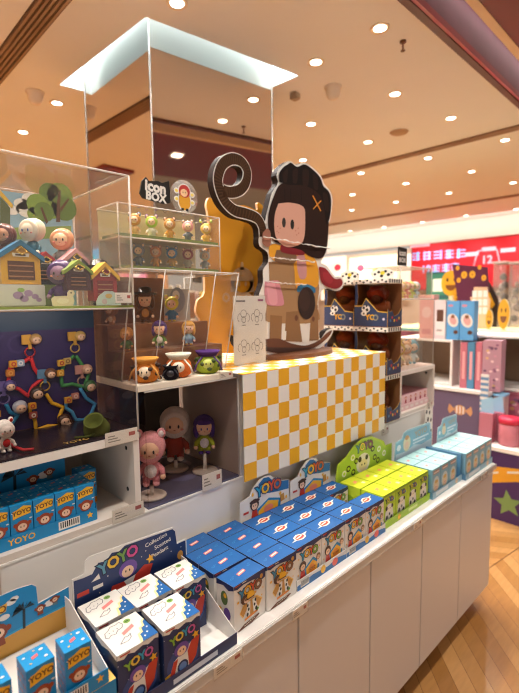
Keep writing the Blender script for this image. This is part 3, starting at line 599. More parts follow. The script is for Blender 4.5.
# --- cow vest cartons, two columns of four
rows = [.8045,.869,.9335,.998]; nm = ['front box of','second box of','third box of','rearmost box of']
place_boxes(carton_cow, 'printed_carton', [(.7385,rows[0]-.004,CT+.001,.055,'cow vest box standing slightly turned at the front left of its block')]+[(.7375,rows[k]+.004,CT+.001,0,'blue topped cow vest box, %s the column next to the rocket boxes' % nm[k]) for k in (1,2,3)]+
 [(.8555,rows[k]-.006,CT+.001,-.01 if k == 0 else 0,'blue topped cow vest box, %s the column next to the badge boxes' % nm[k]) for k in range(4)], 'cow vest boxes')
# --- blue badge cartons, two trays, three deep
cx = [.979,1.0965,1.2155,1.334]; ry = [.8065,.882,.9575]; cn = ['first','second','third','fourth']; rn = ['front','middle','back']
place_boxes(carton_badge, 'printed_carton', [(cx[i],ry[k],CT+.004,0,'blue badge lid box, %s in the %s row counted from the cow vest boxes' % (cn[i], rn[k])) for i in range(4) for k in range(3) if not (i == 3 and k == 1)], 'blue badge lid boxes')
def lip_badge(F):
    F.poly([(0,0),(1,0),(1,.5),(.8,.75),(.6,.5),(.3,.7),(0,.5)], card('2b6aa8'), 1); barcode(F, .06,.15,.16,.7); F.ell(.5,.55,.05,.05, YEL, 2); F.ell(.75,.5,.06,.05, card('e86a5a'), 2)
def art_badge(F):
    F.poly([(.46,.98),(.56,.95),(.68,.74),(.99,.62),(.99,.36),(.72,.42),(.5,.5),(.34,.62),(.36,.86)], card('2a6ea8'), 1); F.poly([(.28,-.3),(.78,-.3),(.82,.18),(.56,.34),(.3,.12)], CYAN, 2); F.poly([(.33,-.3),(.73,-.3),(.76,.15),(.55,.27),(.35,.08)], YEL, 3); F.ell(.55,.04,.1,.06, card('e88a6a'), 4)
    F.kid(.27,.32,.085, card('43261a'), RED, 5); F.ell(.27,.42,.1,.03, card('43261a'), 9); F.word('YOYO', .55, .66, .2, [YW[0],YW[1],YW[2],card('c8603a')], 6, .012, .62, card('2b3a58'), .02)
    F.poly([(.8,.06),(.9,.08),(.88,.3),(.8,.28)], TAN, 2); F.star(.8,.32,.04, YEL, 2); F.rect(.06,.14,.16,.2, RED, 2); F.ell(.24,.62,.02,.03, YEL, 2); F.ell(.93,.14,.02,.03, YEL, 2)
ARCH = [(0,-1),(1,-1),(1,.62),(.74,.74),(.62,.96),(.5,1.02),(.38,.98),(.25,.8),(.18,.6),(.0,.54)]
for i, (xa, xb, lb) in enumerate(((.919,1.1555,'card tray with barcode lip holding blue badge boxes, nearer one'),(1.157,1.394,'card tray with barcode lip holding blue badge boxes, next to the lime boxes'))):
    t, o = tray('display_tray', lb, xa, xb, .8, 1.035, CT, .03, [(0,0),(.232,0),(.232,.07),(.0,.03)], PAPER, PAPER, lip_badge)
    header(t, o, 'header_card', FRONT((xa+.002,1.04,.856)), ARCH, PAPER, mat('c8b8a4', .5), art_badge, .232, .117)
# --- lime cartons
place_boxes(carton_lime, 'printed_carton', [(1.4435+.0885*i,(.8145,.9105)[k],CT+.004,0,'lime green box, %s in the %s row from the blue badge boxes' % (cn[i], ('front','back')[k])) for i in range(4) for k in range(2)], 'lime green boxes')
def lip_lime(F): F.rect(0,0,1,1, card('9cc022'), 1); F.ell(.3,.5,.03,.03, YEL, 2); F.rect(.5,.3,.7,.7, card('d8e890'), 2)
t, o = tray('display_tray', 'lime card tray with arched character header holding lime boxes', 1.398,1.756,.808,1.01, CT, .028, [(0,0),(.2,0),(.2,.05),(0,.026)], LIMED, LIMED, lip_lime)
def art_lime(F):
    F.poly([(.03,-.8),(.97,-.8),(.97,.38),(.85,.38),(.76,.64),(.59,.88),(.43,.93),(.28,.77),(.17,.54),(.04,.42)], card('a2c238'), 1)
    F.word('YOYO', .47, .72, .105, [card('4f8296'),card('e8cc4a'),card('8a4a8a'),card('8a3a5a')], 2, .012, .68, card('3f5a1c'))
    F.ell(.45,.18,.12,.1, PAPER, 2); F.ell(.45,.12,.075,.06, card('e8d8a8'), 3)
    for cx_, cy_, r in ((.39,.34,.03),(.51,.33,.027),(.425,.14,.01),(.475,.14,.01)): F.ell(cx_, cy_, r, r, BLACK, 4, 9)
    for cx_, cy_, m_ in ((.2,.2,BLACK),(.27,.5,PAPER),(.66,.2,BLACK),(.74,.42,PAPER),(.72,.05,BLACK),(.13,.1,PAPER),(.28,.02,BLACK),(.62,.52,BLACK),(.84,.2,PAPER),(.33,.34,BLACK)):
        F.ell(cx_, cy_, .036, .032, m_, 2, 9); F.ell(cx_, cy_, .02, .016, LIME, 3, 9)
header(t, o, 'header_card', FRONT((1.395,1.016,.86)), [(0,-.9),(1,-.9),(1,.43),(.87,.43),(.84,.6),(.78,.7),(.6,.95),(.43,1),(.27,.84),(.15,.6),(.03,.48),(0,.1)], card('b4cc3a'), card('86a02c'), art_lime, .42, .128)
# --- aqua cartons
place_boxes(carton_aqua, 'printed_carton', [(1.802+.0825*i,(.803,.8865)[k],CT+.004,0,'pale aqua box, %s in the %s row beside the lime boxes' % (cn[i], ('front','back')[k])) for i in range(3) for k in range(2)]+
 [(2.1+.0822*i,(.786,.8695)[k],CT+.004,0,'pale aqua box, %s in the %s row of the far tray' % (cn[i], ('front','back')[k])) for i in range(4) for k in range(2)], 'pale aqua boxes')
def lip_aqua(F): F.rect(0,0,1,1, card('9cc0d0'), 1); F.rect(.1,.2,.5,.8, card('dfe9ea'), 2); F.ell(.8,.5,.05,.04, card('e8c8a0'), 2)
AQH = [(0,-.9),(1,-.9),(1,.42),(.96,.46),(.95,.86),(.91,.93),(.3,.99),(.22,.92),(.18,.7),(.02,.64),(0,.1)]
def art_aqua(F):
    F.poly([(.02,-.8),(.98,-.8),(.98,.38),(.93,.44),(.92,.84),(.32,.92),(.24,.86),(.2,.64),(.03,.56)], card('86b8cc'), 1)
    F.poly([(.02,-.8),(.98,-.8),(.98,.12),(.7,.05),(.5,.2),(.3,.06),(.03,.12)], card('cfe2ea'), 2); F.ell(.3,.4,.095,.1, card('ead8b0'), 3); F.ell(.3,.32,.055,.05, SKIN, 4); F.ell(.3,.66,.05,.03, card('d8a060'), 4)
    F.text('YOYO',.68,.64,.12, card('b89a6a'), 3, .01, .05); F.rect(.46,.36,.9,.44, card('dfeaf0'), 3); F.rect(.46,.22,.8,.29, card('dfeaf0'), 3); F.ell(.1,.35,.05,.04, card('e8f0f2'), 3)
for xa, xb, ya, hx, hy, hw, lb in ((1.759,2.054,.797,1.785,.985,.36,'pale blue card tray with low header beside the lime boxes'),(2.056,2.388,.78,2.148,.9575,.24,'pale blue card tray with low header at the far end of the counter')):
    t, o = tray('display_tray', lb, xa, xb, ya, ya+.175, CT, .028, [(0,0),(.172,0),(.172,.05),(0,.026)], SLATE, SLATE, lip_aqua)
    header(t, o, 'header_card', FRONT((hx,hy,.86)), AQH, card('a2cad8'), card('d8e8ec'), art_aqua, hw, .104)
    if xa < 2: MB(o).box((2.0435,.8,CT+.003),(2.0525,.965,CT+.12), card('5f92b4')).build('side_flap', t)
# --- cyan cartons at the near left, in a white tray that stands on a printed carton
b = MB(); F, Ft, Fl = shell(b, .36, .2, .1015, CYAN, CYAN, CYAN)
F.poly([(0,0),(1,0),(1,.5),(.7,.6),(.4,.45),(0,.55)], card('e0b45c'), 1)
for k in range(5): F.ell(.1+.19*k,.7,.03,.02, PAPER, 2); F.ell(.15+.19*k,.4,.04,.05, card('8a3d22'), 2)
Ft.poly([(.5,0),(1,0),(1,.3),(.8,.35),(.6,.2)], card('e0b45c'), 1)
tag(b.build('printed_carton', loc=(.183,.775,CT)), 'long cyan carton with sand print lying under the open tray of cyan boxes', 'box')
def lip_cyan(F): F.rect(0,0,1,1, CYAN, 1); barcode(F, .74,.15,.14,.7); F.text('YOYO',.52,.5,.055, YEL, 2, .02); F.star(.95,.6,.025, YEL, 2); F.star(.1,.5,.025, YEL, 2)
ZT = CT+.103
t, o = tray('display_tray', 'open white tray with cyan lip and beach header holding few cyan boxes', .02,.349,.776,.975, ZT, .028, [(0,0),(.197,0),(.197,.075),(.17,.078),(0,.026)], CYAN, WHITE2, lip_cyan)
def art_beach(F, palm=True):
    F.poly([(0,-.1),(1,-.1),(1,.32),(.8,.3),(.5,.22),(0,.2)], card('c8923c'), 1); F.poly([(0,.2),(.5,.22),(.8,.3),(1,.32),(1,.36),(.8,.34),(.5,.26),(0,.24)], card('2a9cc8'), 1)
    for x, y, r in ((.66,.84,.03),(.68,.88,.025),(.88,.52,.035),(.2,.85,.04),(.62,.62,.03)): F.ell(x, y, r, r*.6, PAPER, 2)
    F.poly([(.715,.26),(.73,.26),(.735,.62),(.72,.62)], card('14303c'), 3)
    for a in range(7):
        q = .2+a*.45; F.poly([(.727,.62),(.727+.05*math.cos(q),.64+.12*math.sin(q)),(.727+.07*math.cos(q+.2),.60+.15*math.sin(q+.2)-.04)], card('14303c'), 4)
    F.poly([(.48,.66),(.63,.72),(.64,.86),(.45,.78)], YEL, 3); F.text('YOYO',.55,.755,.06, BRN, 4, .02, .1)
    MK = card('8a3d22')
    for x, y, r in ((.58,.4,.055),(.82,.5,.026),(.91,.55,.024),(.25,.45,.055)):
        F.poly([(x-r*.7,y-r*4.6),(x+r*.7,y-r*4.6),(x+r*.5,y),(x-r*.5,y)], MK if x < .9 else card('5a8090'), 3); F.ell(x, y, r, r*.95, MK, 4); F.ell(x-r, y+r*.4, r*.35, r*.35, MK, 3); F.ell(x+r, y+r*.4, r*.35, r*.35, MK, 3); F.ell(x, y-r*.3, r*.65, r*.55, SKIN, 5)
        for d in (-.22,.22): F.ell(x+d*r, y-r*.2, r*.1, r*.17, BLACK, 6, 6)
header(t, o, 'header_card', FRONT((.02,.982,.85)), [(0,-.09),(1,-.09),(1,.66),(.81,.6),(.805,.93),(.78,1.0),(.7,1.03),(0,1.0)], CYAN, PAPER, art_beach, .34, .118)
place_boxes(carton_cyan, 'printed_carton', [(.297,.781,ZT+.002,-.03,'cyan monkey suit box standing by the barcode end of its open tray'),(.235,.788,ZT+.002,.02,'cyan box in the open tray with a dotted side, beside the barcode end one'),(.166,.79,ZT+.002,.03,'cyan box cut by the left edge of the picture in the open tray')], 'cyan boxes in the open tray')
# cubby: tray with two rows, one more box at the back corner, header at the rear
xs = [.4565-.0495*k for k in range(7)]; wd = 'first second third fourth fifth sixth seventh'.split()
t, o = tray('display_tray', 'cyan tray with yellow lettering on its lip inside the white cubby', .112,.4835,1.098,1.205, 1.0005, .03, [(0,0),(.1,0),(.1,.05),(0,.04)], CYAN, CYAN, lip_cyan)
place_boxes(carton_cyan, 'printed_carton', [(xs[k],(1.101,1.151)[r],1.0025,0,'cyan monkey suit box in the cubby, %s from the barcode end in the %s row' % (wd[k], ('front','rear')[r])) for r in (0,1) for k in range(7)]+[(.507,1.2,1.0015,.0,'cyan box standing alone at the end behind the cubby tray')], 'cyan boxes in the cubby')
t = thing('header_card', 'cyan beach print card standing at the back of the cubby', 'display card', (.25,1.26,1.0005)); o = T(-.25,-1.26,-1.0005)
header(t, o, 'card', FRONT((.0,1.26,1.0005)), [(0,0),(1,0),(1,1),(0,1)], CYAN, CYAN, art_beach, .47, .18)
# ------------------------------------------------------------------ toy figures
def figure(name, label, cat, loc, s, rotz, skin='efc4a4', hair='4a2a1a', suit='c8903f', hood=None, ears=None, hat=None, fz=False, eye='17120f', legs=True, group=None, belly=None, horns=None, base=None, tilt=0.):
    """small generic doll facing -Y: body with limbs, head with face, hair or hood, hat, ears; s = height"""
    m_ = fuzzy if fz else vinyl
    t = thing(name, label, cat, loc, rotz, group); h = s; tl = RY(tilt)
    b = MB(tl); su = m_(suit)
    b.ell((0,0,.30*h),(.17*h,.14*h,.2*h), su)
    for d in (-1,1):
        b.tube([(d*.11*h,0,.38*h),(d*.2*h,-.05*h,.3*h),(d*.22*h,-.12*h,.22*h)], [.06*h,.055*h,.045*h], su); b.ell((d*.22*h,-.14*h,.2*h), .05*h, vinyl(skin))
        if legs: b.tube([(d*.08*h,0,.2*h),(d*.09*h,-.02*h,.06*h)], [.075*h,.065*h], su); b.ell((d*.09*h,-.045*h,.045*h),(.065*h,.095*h,.045*h), m_(hair if hood is None else hood))
    if belly: b.ell((0,-.05*h,.3*h),(.13*h,.11*h,.15*h), m_(belly))
    b.build('body', t)
    b = MB(tl); zc = .70*h
    b.ell((0,-.03*h,zc),(.23*h,.21*h,.22*h), vinyl(skin))
    for d in (-1,1): b.ell((d*.075*h,-.232*h,zc-.01*h),(.018*h,.012*h,.034*h), vinyl(eye), seg=8, rings=6); b.ell((d*.135*h,-.205*h,zc-.07*h),(.03*h,.01*h,.02*h), vinyl('e89080'), seg=8, rings=6)
    b.ell((0,-.235*h,zc-.075*h),(.02*h,.01*h,.009*h), vinyl('a8503c'), seg=8, rings=6)
    hd = b.build('head', t)
    hc = m_(hood or hair); b = MB(tl)
    b.ell((0,.045*h,zc+.03*h),(.275*h,.24*h,.275*h), hc, R=RX(-.25))
    if hood is None:
        for d in (-1,1): b.ell((d*.2*h,-.02*h,zc-.08*h),(.08*h,.14*h,.2*h), hc)
        b.ell((0,-.14*h,zc+.15*h),(.2*h,.1*h,.09*h), hc)
    else: b.lathe([(.2*h,0),(.245*h,.02*h),(.25*h,.06*h),(.2*h,.1*h)], hc, T(0,-.135*h,zc) @ RX(PI/2) @ T(0,0,-.06*h))
    b.build('hood' if hood else 'hair', hd)
    if ears:
        for d in (-1,1): b = MB(tl); b.ell((d*.2*h,.02*h,zc+.26*h),(.08*h,.05*h,.1*h), m_(ears)); b.ell((d*.2*h,-.02*h,zc+.26*h),(.05*h,.03*h,.06*h), m_(belly or skin)); b.build('ear', hd)
    if horns:
        for d in (-1,1): b = MB(tl); b.tube([(d*.14*h,.0,zc+.24*h),(d*.24*h,0,zc+.36*h)], .02*h, hc); b.ell((d*.26*h,0,zc+.38*h), .07*h, m_(horns)); b.build('bobble', hd)
    if hat: b = MB(tl); b.lathe([(.001,.0),(.34*h,.0),(.35*h,.02*h),(.2*h,.035*h),(.19*h,.17*h),(.12*h,.21*h),(.001,.2*h)], m_(hat), T(0,.02*h,zc+.18*h) @ RX(-.12)); b.build('hat', hd)
    if base: MB().lathe([(.001,0),(.34*h,0),(.34*h,.03*h),(.001,.035*h)], vinyl(base)).build('foot_disc', t)
    return t
RV = -.62   # most toys turn a little towards the shopper at the left
# plush dolls on stands in the lower case
t, o = case('display_case', 'low dark acrylic case with three plush dolls on stands', .622, .958, 1.082, 1.42, .9835, 1.312, base=mat('5a5870', .4), m=ACR_D)
b = MB(o); b.box((.63,1.405,.992),(.952,1.412,1.305), mat('4a5a8a', .5)); F = Face(b, FRONT((.63,1.405,.992)), .322, .313); F.rect(.0,0,.26,1, mat('6a5a8c', .5), 1); F.rect(.48,.0,1,1, mat('2a1c18', .4), 1)
for x, y, r in ((.12,.6,.08),(.36,.8,.07),(.4,.5,.05),(.3,.9,.06)): F.ell(x, y, r, r*.6, mat('8a94b8', .5), 2)
b.build('backing_print', t)
b = MB(o); Fz = Face(b, TOP((.63,1.09,.9895)), .32, .3)
for x, y, r, h_ in ((.2,.6,.12,'7a6a8a'),(.6,.4,.15,'6a6a8e'),(.8,.7,.1,'8a7a90'),(.4,.8,.1,'4e5070')): Fz.ell(x, y, r, r, mat(h_, .4), 1)
b.build('floor_print', t)
def stand_doll(px, py, z, hz, label, rad=.042, **kw):
    p = uz(px, py, z); s = thing('doll_stand', 'white disc stand with a short post under the '+label[0], 'doll stand', tuple(p), 0, 'plush doll stands')
    MB().lathe([(.001,0),(rad,0),(rad,.004),(rad-.002,.006),(.001,.006)], mat('cfc4b8', .4)).build('disc', s); MB().lathe([(.006,.006),(.006,hz),(.001,hz)], mat('e8e4dc', .3), seg=12).build('post', s)
    figure('plush_doll', label[1], 'plush doll', (p.x, p.y, z+hz+.001), kw.pop('s'), RV, fz=True, **kw)
stand_doll(152,496,.9915,.032, ('pink hooded plush doll', 'pink pig hood plush doll with white fluffy belly in the low case'), s=.158, hood='e7a2a8', suit='e0939c', belly='efe6e0', ears='e7a2a8')
stand_doll(176,469,.9915,.03, ('white hooded plush doll', 'white hooded plush doll in red clothes at the back of low case'), s=.182, hood='ddd2c8', suit='a03028', hair='c8b8a8')
stand_doll(205,471,.9915,.06, ('purple haired plush doll', 'purple haired plush doll in yellow green suit at the end of low case'), s=.13, hair='43277c', suit='a8b830', belly='e4e0e8', eye='2a3a8a')
# ------------------------------------------------------------------ star chains on the purple backing
def star_chain(label, pts, colr, ring, rc, tagc, charms, headc):
    Yb = 1.296; P = [uy(x, y, Yb) for x, y in pts]; cx_ = sum(p.x for p in P)/len(P); zt_ = max(p.z for p in P)
    t = thing('hanging_star_chain', label, 'bag charm', (cx_,Yb,zt_), 0, 'star shaped charm chains'); o = T(-cx_,-Yb,-zt_)
    path = []
    for i in range(len(P)-1):
        for k in range(4): path.append(P[i].lerp(P[i+1], k/4))
    path.append(P[-1]); MB(o).tube(path, .0052, mat(colr, .6), seg=8).build('cord', t)
    r = uy(*ring, Yb); MB(o).tube([r+Vector((.0125*math.cos(a), 0, .0125*math.sin(a))) for a in [2*PI*k/18 for k in range(18)]], .0022, mat(rc, .3, .5), seg=6, closed=True).build('ring', t)
    h = r+Vector((0,-.002,.034)); b = MB(o); b.box((h.x-.02,h.y-.004,h.z-.013),(h.x+.004,h.y+.002,h.z+.013), mat(tagc, .5), bev=.001); b.box((h.x-.004,h.y-.001,h.z-.026),(h.x+.004,h.y+.001,h.z-.012), mat(tagc, .5)); tg_ = b.build('tag', t)
    b = MB(o); b.ell((h.x+.014,h.y-.004,h.z),(.016,.012,.015), vinyl(headc)); b.ell((h.x+.014,h.y-.011,h.z-.003),(.011,.008,.010), SKIN)
    for d in (-.004,.004): b.ell((h.x+.014+d,h.y-.0185,h.z-.002),(.0014,.001,.0022), BLACK, seg=6, rings=4)
    b.build('doll_head', tg_)
    for x, y, kind, c1, c2 in charms:
        p = uy(x, y, Yb-.007); b = MB(o)
        if kind == 'cube':
            b.box((p.x-.010,p.y-.006,p.z-.009),(p.x+.010,p.y+.005,p.z+.009), mat(c1, .5), RZ(0), bev=.0015); F = Face(b, FRONT((p.x-.010,p.y-.0062,p.z-.009)), .02, .018); F.ell(.5,.5,.3,.3, mat(c2, .5), 1); F.ell(.5,.5,.15,.15, mat(c1, .5), 2); b.build('bead', t)
        else:
            b.ell(p,(.019,.013,.018), vinyl(c1)); b.ell((p.x,p.y-.008,p.z-.003),(.013,.009,.012), SKIN)
            for d in (-.005,.005): b.ell((p.x+d,p.y-.0168,p.z-.002),(.0016,.001,.0026), BLACK, seg=6, rings=4)
            b.build('doll_head', t)
star_chain('red star shaped cord charm hanging at the upper left of the purple backing', [(30,358),(23,362),(10,368),(8,386),(19,389),(28,396),(33,386),(42,379),(34,368),(31,358)], 'd62430', (30,352), 'b83038', 'd8a23a', [(13,364,'cube','e0a02c','c03a2c'),(20,363,'cube','9ab0c8','e8e8e8'),(10,373,'cube','c87a2c','e0a04a'),(37,393,'head','3a2418','')], 'c09a62')
star_chain('yellow star shaped cord charm hanging low on the purple backing', [(46,394),(52,403),(63,407),(59,417),(60,426),(48,426),(36,430),(35,420),(30,412),(30,407)], 'f0b624', (45,386), 'd8a83a', '5a86a8', [(32,406,'cube','e0a02c','c03a2c'),(33,415,'cube','a84a38','e8d8c8'),(64,420,'head','4a2a1c','')], '6a4630')
star_chain('green star shaped cord charm hanging at the top right of the purple backing', [(76,356),(82,365),(89,374),(84,387),(72,384),(62,386),(61,374),(64,364),(74,356)], '3a8a48', (75,348), 'd0b060', 'c89a3a', [(61,363,'cube','d8a83a','b03a2c'),(67,361,'cube','c8a860','8a6a3a'),(60,373,'cube','d89a2c','f0c860'),(90,386,'head','3a6a3a','')], 'c8a860')
star_chain('light blue star shaped cord charm behind the green pouch', [(80,388),(86,398),(95,404),(91,414),(84,420),(76,420),(72,412),(66,408),(66,400),(76,394)], '4aa4dc', (82,381), 'b08a7a', 'c08a80', [(68,400,'cube','d8a03a','c04a3a'),(75,396,'cube','c8847a','e8c8b8'),(66,424,'head','5a3018','')], 'c89a80')
star_chain('teal star shaped cord charm cut by the left picture edge', [(6,404),(10,412),(18,415),(10,426),(-2,430),(-12,420),(-10,408)], '1f86b4', (4,399), '7a6aa0', '6a5a9a', [(20,407,'head','b8bcc8',''),(-4,414,'cube','d8a03a','c04a3a')], '5a4a8a')
p = uz(98,432,1.2155); t = thing('drawstring_pouch', 'olive green drawstring pouch lying open at the end of dark case', 'pouch', tuple(p))
MB().lathe([(.001,.0),(.03,.0),(.034,.012),(.03,.03),(.02,.04),(.025,.052),(.021,.05),(.015,.034),(.001,.03)], fuzzy('5c6630'), RY(-.5) @ RX(.5)).build('sack', t); MB().tube([(.0,-.03,.01),(-.04,-.034,.004),(-.07,-.02,.004)], .003, fuzzy('4a5428')).build('cord', t)
p = uz(6,452,1.2155); figure('plush_bear', 'white fluffy plush with red star lying at the left of dark case', 'plush toy', tuple(p), .075, .1, skin='e8e0d8', hood='e6ded6', suit='e0d6cc', fz=True, belly='b02a2a', ears='e6ded6')
b = MB(); P = [uz(x, y, 1.22) for x, y in ((4,436),(14,447),(24,450),(34,449))]; b.tube(P, .0035, mat('b8242c', .6)); tag(b.build('red_cord'), 'loose red cord lying on the floor of the dark case', 'cord')
b = MB(); pp = uz(77,441,1.2155)
b.text('YOYO', pp.x, pp.y, .022, mat('c8a04a', .5), TOP((0,0,1.2158)), 0, .02); tag(b.build('floor_lettering'), 'small gold lettering on the dark case floor beside the pouch', 'lettering')
# ------------------------------------------------------------------ upper left case: toy houses and figures
def toy_house(label, loc, w, d, h, wall, roof, win, sign=None, rotz=0.):
    t = thing('toy_house', label, 'toy house', loc, rotz, 'toy house bags'); b = MB()
    b.prism([(-w/2,0),(w/2,0),(w/2,h*.62),(0,h*.9),(-w/2,h*.62)], -d, 0, vinyl(wall), FRONT((0,0,0))); b.build('house_body', t)
    b = MB()
    for sg in (-1,1): b.prism([(0,h*.88),(sg*w*.6,h*.52),(sg*w*.6,h*.64),(0,h)], -d-.004, .006, vinyl(roof), FRONT((0,0,0)))
    b.build('roof', t)
    b = MB(); F = Face(b, FRONT((-w/2,-.001,0)), w, h); F.rect(.16,.1,.84,.52, vinyl(win), 1)
    for k in range(3): F.rect(.18,.16+.12*k,.8,.19+.12*k, vinyl('a07050'), 2)
    b.build('window', t)
    b = MB(); F = Face(b, FRONT((-w/2,-.0015,0)), w, h); F.poly([(.3,.62),(.7,.62),(.72,.7),(.28,.7)], vinyl('e4dcd0'), 3); F.rect(.36,.64,.62,.68, vinyl('5a4a42'), 4); b.build('nameplate', t)
    b = MB(); b.tube([(.0,-.006,h*.84),(.012,-.01,h*.74),(.0,-.012,h*.66),(-.012,-.01,h*.74)], .002, mat('d0a84a', .3, .7), seg=6, closed=True); b.build('ring', t)
    return t
def at(px, py, Y, z=None): p = uy(px, py, Y); return (p.x, Y, p.z if z is None else z)
ZU = 1.5465
t = thing('pedestal', 'pale pedestal block with purple grape print under the yellow house', 'display block', at(22,300,1.18,ZU)); o = MB()
o.box((-.11,0,0),(.055,.09,.052), mat('cfccd0', .4), bev=.002); F = Face(o, FRONT((-.11,0,0)), .165, .052)
for x, y, r in ((.62,.5,.07),(.7,.35,.06),(.76,.6,.06),(.85,.45,.05),(.9,.3,.04)): F.ell(x, y, r, r*.8, card('a486b8'), 1)
F.ell(.66,.75,.05,.03, card('8fae6a'), 2); o.build('block', t)
x, y, z = at(22,280,1.19); toy_house('yellow toy house bag with blue roof on the grape pedestal', (x,y,ZU+.053), .088,.05,.105,'e0a93a','2f78a8','5a3526')
t = thing('platform', 'green raised platform at the back of the upper case under the rear toys', 'display block', (.2,1.235,ZU)); o = MB(T(-.2,-1.235,-ZU)); o.box((-.04,1.235,ZU),(.5,1.395,ZU+.055), mat('6f8446', .6), bev=.002); o.build('block', t)
ZP = ZU+.0555
def plinth(x, y, w, d, h, label):
    tag(MB().box((-w/2,-d/2,0),(w/2,d/2,h), mat('d4d0cc', .4), bev=.002).build('plinth', loc=(x,y,ZP)), label, 'display block')
x, y, z = at(6,262,1.27,ZP); plinth(x, y, .07, .06, .05, 'small pale plinth under the dark red hooded figure'); figure('toy_figure', 'dark red hooded toy figure behind the yellow house', 'toy figure', (x,y,ZP+.0505), .1, RV, hood='5e2622', suit='5e2622', skin='c08a6a', group='case toys')
x, y, z = at(34,262,1.29,ZP); plinth(x, y, .07, .06, .06, 'small pale plinth under the cream headed figure'); figure('toy_figure', 'cream headed toy figure in teal jacket beneath the tree backdrop', 'toy figure', (x,y,ZP+.0605), .115, -1.0, hood='e4d4bc', skin='efe0c8', suit='1c6a80', group='case toys', eye='2a5a9a')
x, y, z = at(47,275,1.24,ZU); toy_house('black toy house bag with red roof beside the cream headed figure', (x,1.245,ZP), .06,.03,.085,'1c2a34','b02a34','14100e')
x, y, z = at(63,258,1.31,ZP); plinth(x, y, .07, .06, .045, 'small pale plinth under the grey suited figure'); figure('toy_figure', 'grey suited toy figure with blond pink head at the tree print', 'toy figure', (x,y,ZP+.0455), .115, RV, hood='d8946c', skin='f0c8a0', suit='8a8684', group='case toys')
x, y, z = at(77,265,1.245,ZU); toy_house('grey toy house bag with pink roof near the case end', (x,1.25,ZP+.0), .068,.04,.1,'72767e','d8a0a4','2c3844')
x, y, z = at(62,303,1.17,ZU); figure('toy_figure', 'purple hooded toy figure in front of the grey one', 'toy figure', (x,y,ZU), .115, RV, hood='4a2a68', suit='4e2c74', skin='a07a9a', group='case toys', legs=False)
x, y, z = at(74,303,1.165,ZU); toy_house('dark toy house bag with green roof next to the purple figure', (x,1.13,ZU+.038), .06,.03,.075,'4a2430','86a03a','3a1a20')
x, y, z = at(100,300,1.22,ZU); figure('toy_figure', 'dark red toy figure with black hat near the case end', 'toy figure', (x,y,ZU), .115, RV, hair='2a1612', hat='241818', suit='8a1f24', group='case toys')
x, y, z = at(109,303,1.15,ZU); toy_house('red toy house bag with yellow roof at the case end', (min(x,.553),1.14,ZU+.012), .065,.035,.1,'a02830','e0b03a','7a2028')
def card_stand(label, px, py, Y, pts, colr, details, sc_=.03):
    p = uy(px, py, Y); t = thing('card_cutout', label, 'card cutout', (p.x,Y,ZU)); b = MB(); b.prism([(a*sc_,c_*sc_) for a, c_ in pts], -.002, 0, card(colr), FRONT((0,0,0)), PAPER)
    F = Face(b, FRONT((0,0,0)), sc_, sc_)
    for cx_, cy_, rx, ry, m_ in details: F.ell(cx_, cy_, rx, ry, card(m_), 1)
    b.build('card', t); b = MB(); b.box((-.006,.0022,0),(.006,.014,.004), PAPER); b.build('foot', t)
DUCK = [(-1,0),(1,0),(1.15,.5),(1.05,.95),(1.25,1.25),(1.1,1.55),(.75,1.6),(.5,1.35),(.5,1.0),(-.8,.95),(-1.1,.7)]
card_stand('cream duck shaped card at the purple figure feet', 63,303,1.115, DUCK, 'e6d8b8', [(.85,1.3,.08,.08,'2a2420'),(0,.5,.6,.3,'efe6cc')], .024)
card_stand('pale blue domed card at the end of the upper case', 109,303,1.12, [(-1.4,0),(1.4,0),(1.4,.4),(1.1,1.1),(.5,1.5),(-.4,1.5),(-1.1,1.0),(-1.4,.4)], 'b8c8d0', [(0,1.0,.4,.25,'d0b070'),(-.5,.4,.3,.3,'c0a8b8')], .024)
pricetag('hanging_price_tag', 'price tag standing in the upper case beside the domed card', FRONT((.548,1.0815-.004,1.552)), .044, .026, (.57,1.0775,1.552))
# ------------------------------------------------------------------ stepped display with bag charms
CREAMED = mat('f0e4d0', .4)
t = thing('charm_display', 'brown stepped charm display under a clear slanted acrylic cover', 'display stand', (.81,1.09,1.3135)); o = T(-.81,-1.09,-1.3135)
MB(o).box((.603,1.085,1.3135),(.9425,1.43,1.332), CREAMED, bev=.002).build('base_board', t)
WD = wood('633822', '875636', (2, 14, 14), .45, 'dark_wood'); b = MB(o)
Z1 = 1.332; Z2 = uy(162,348,1.215).z; Z3 = uy(150,323,1.30).z
b.box((.612,1.185,Z1+.0005),(.98,1.26,Z2), WD); b.box((.612,1.2605,Z1+.0005),(.98,1.36,Z3), WD); b.box((.612,1.3605,Z1+.0005),(.87,1.375,1.635), WD); b.build('steps', t)
b = MB(o); b.box((.8705,1.3605,Z3+.0005),(.98,1.372,1.6), mat('b8b2ac', .5)); F = Face(b, FRONT((.8705,1.36,Z3)), .11, .15); F.ell(.5,.5,.3,.4, card('8d8f98'), 1); F.ell(.45,.6,.14,.16, card('d8d0cc'), 2); b.build('picture_panel', t)
b = MB(o); xa, xb = .606, .985
sl = [(1.175,1.3325),(1.10,1.642),(1.40,1.642),(1.40,1.3325)]
for xx in (xa, xb): b.prism(sl, 0, .003, ACR, frame((xx,0,0),(0,1,0),(0,0,1)))
for (ya, za), (yb, zb) in zip(sl[:3], sl[1:4]): b.add([(xa+.0035,ya,za),(xb-.0005,ya,za),(xb-.0005,yb,zb),(xa+.0035,yb,zb)], [(0,1,2,3)], ACR)
b.build('cover', t)
b = MB(o)
for xx in (xa, xb):
    for (ya, za), (yb, zb) in zip(sl[:3], sl[1:4]): b.tube([(xx,ya,za),(xx,yb,zb)], .0022, ACR_E, seg=6)
b.tube([(xa,1.1,1.642),(xb,1.1,1.642)], .0022, ACR_E, seg=6); b.tube([(xa,1.175,1.334),(xb,1.175,1.334)], .0022, ACR_E, seg=6)
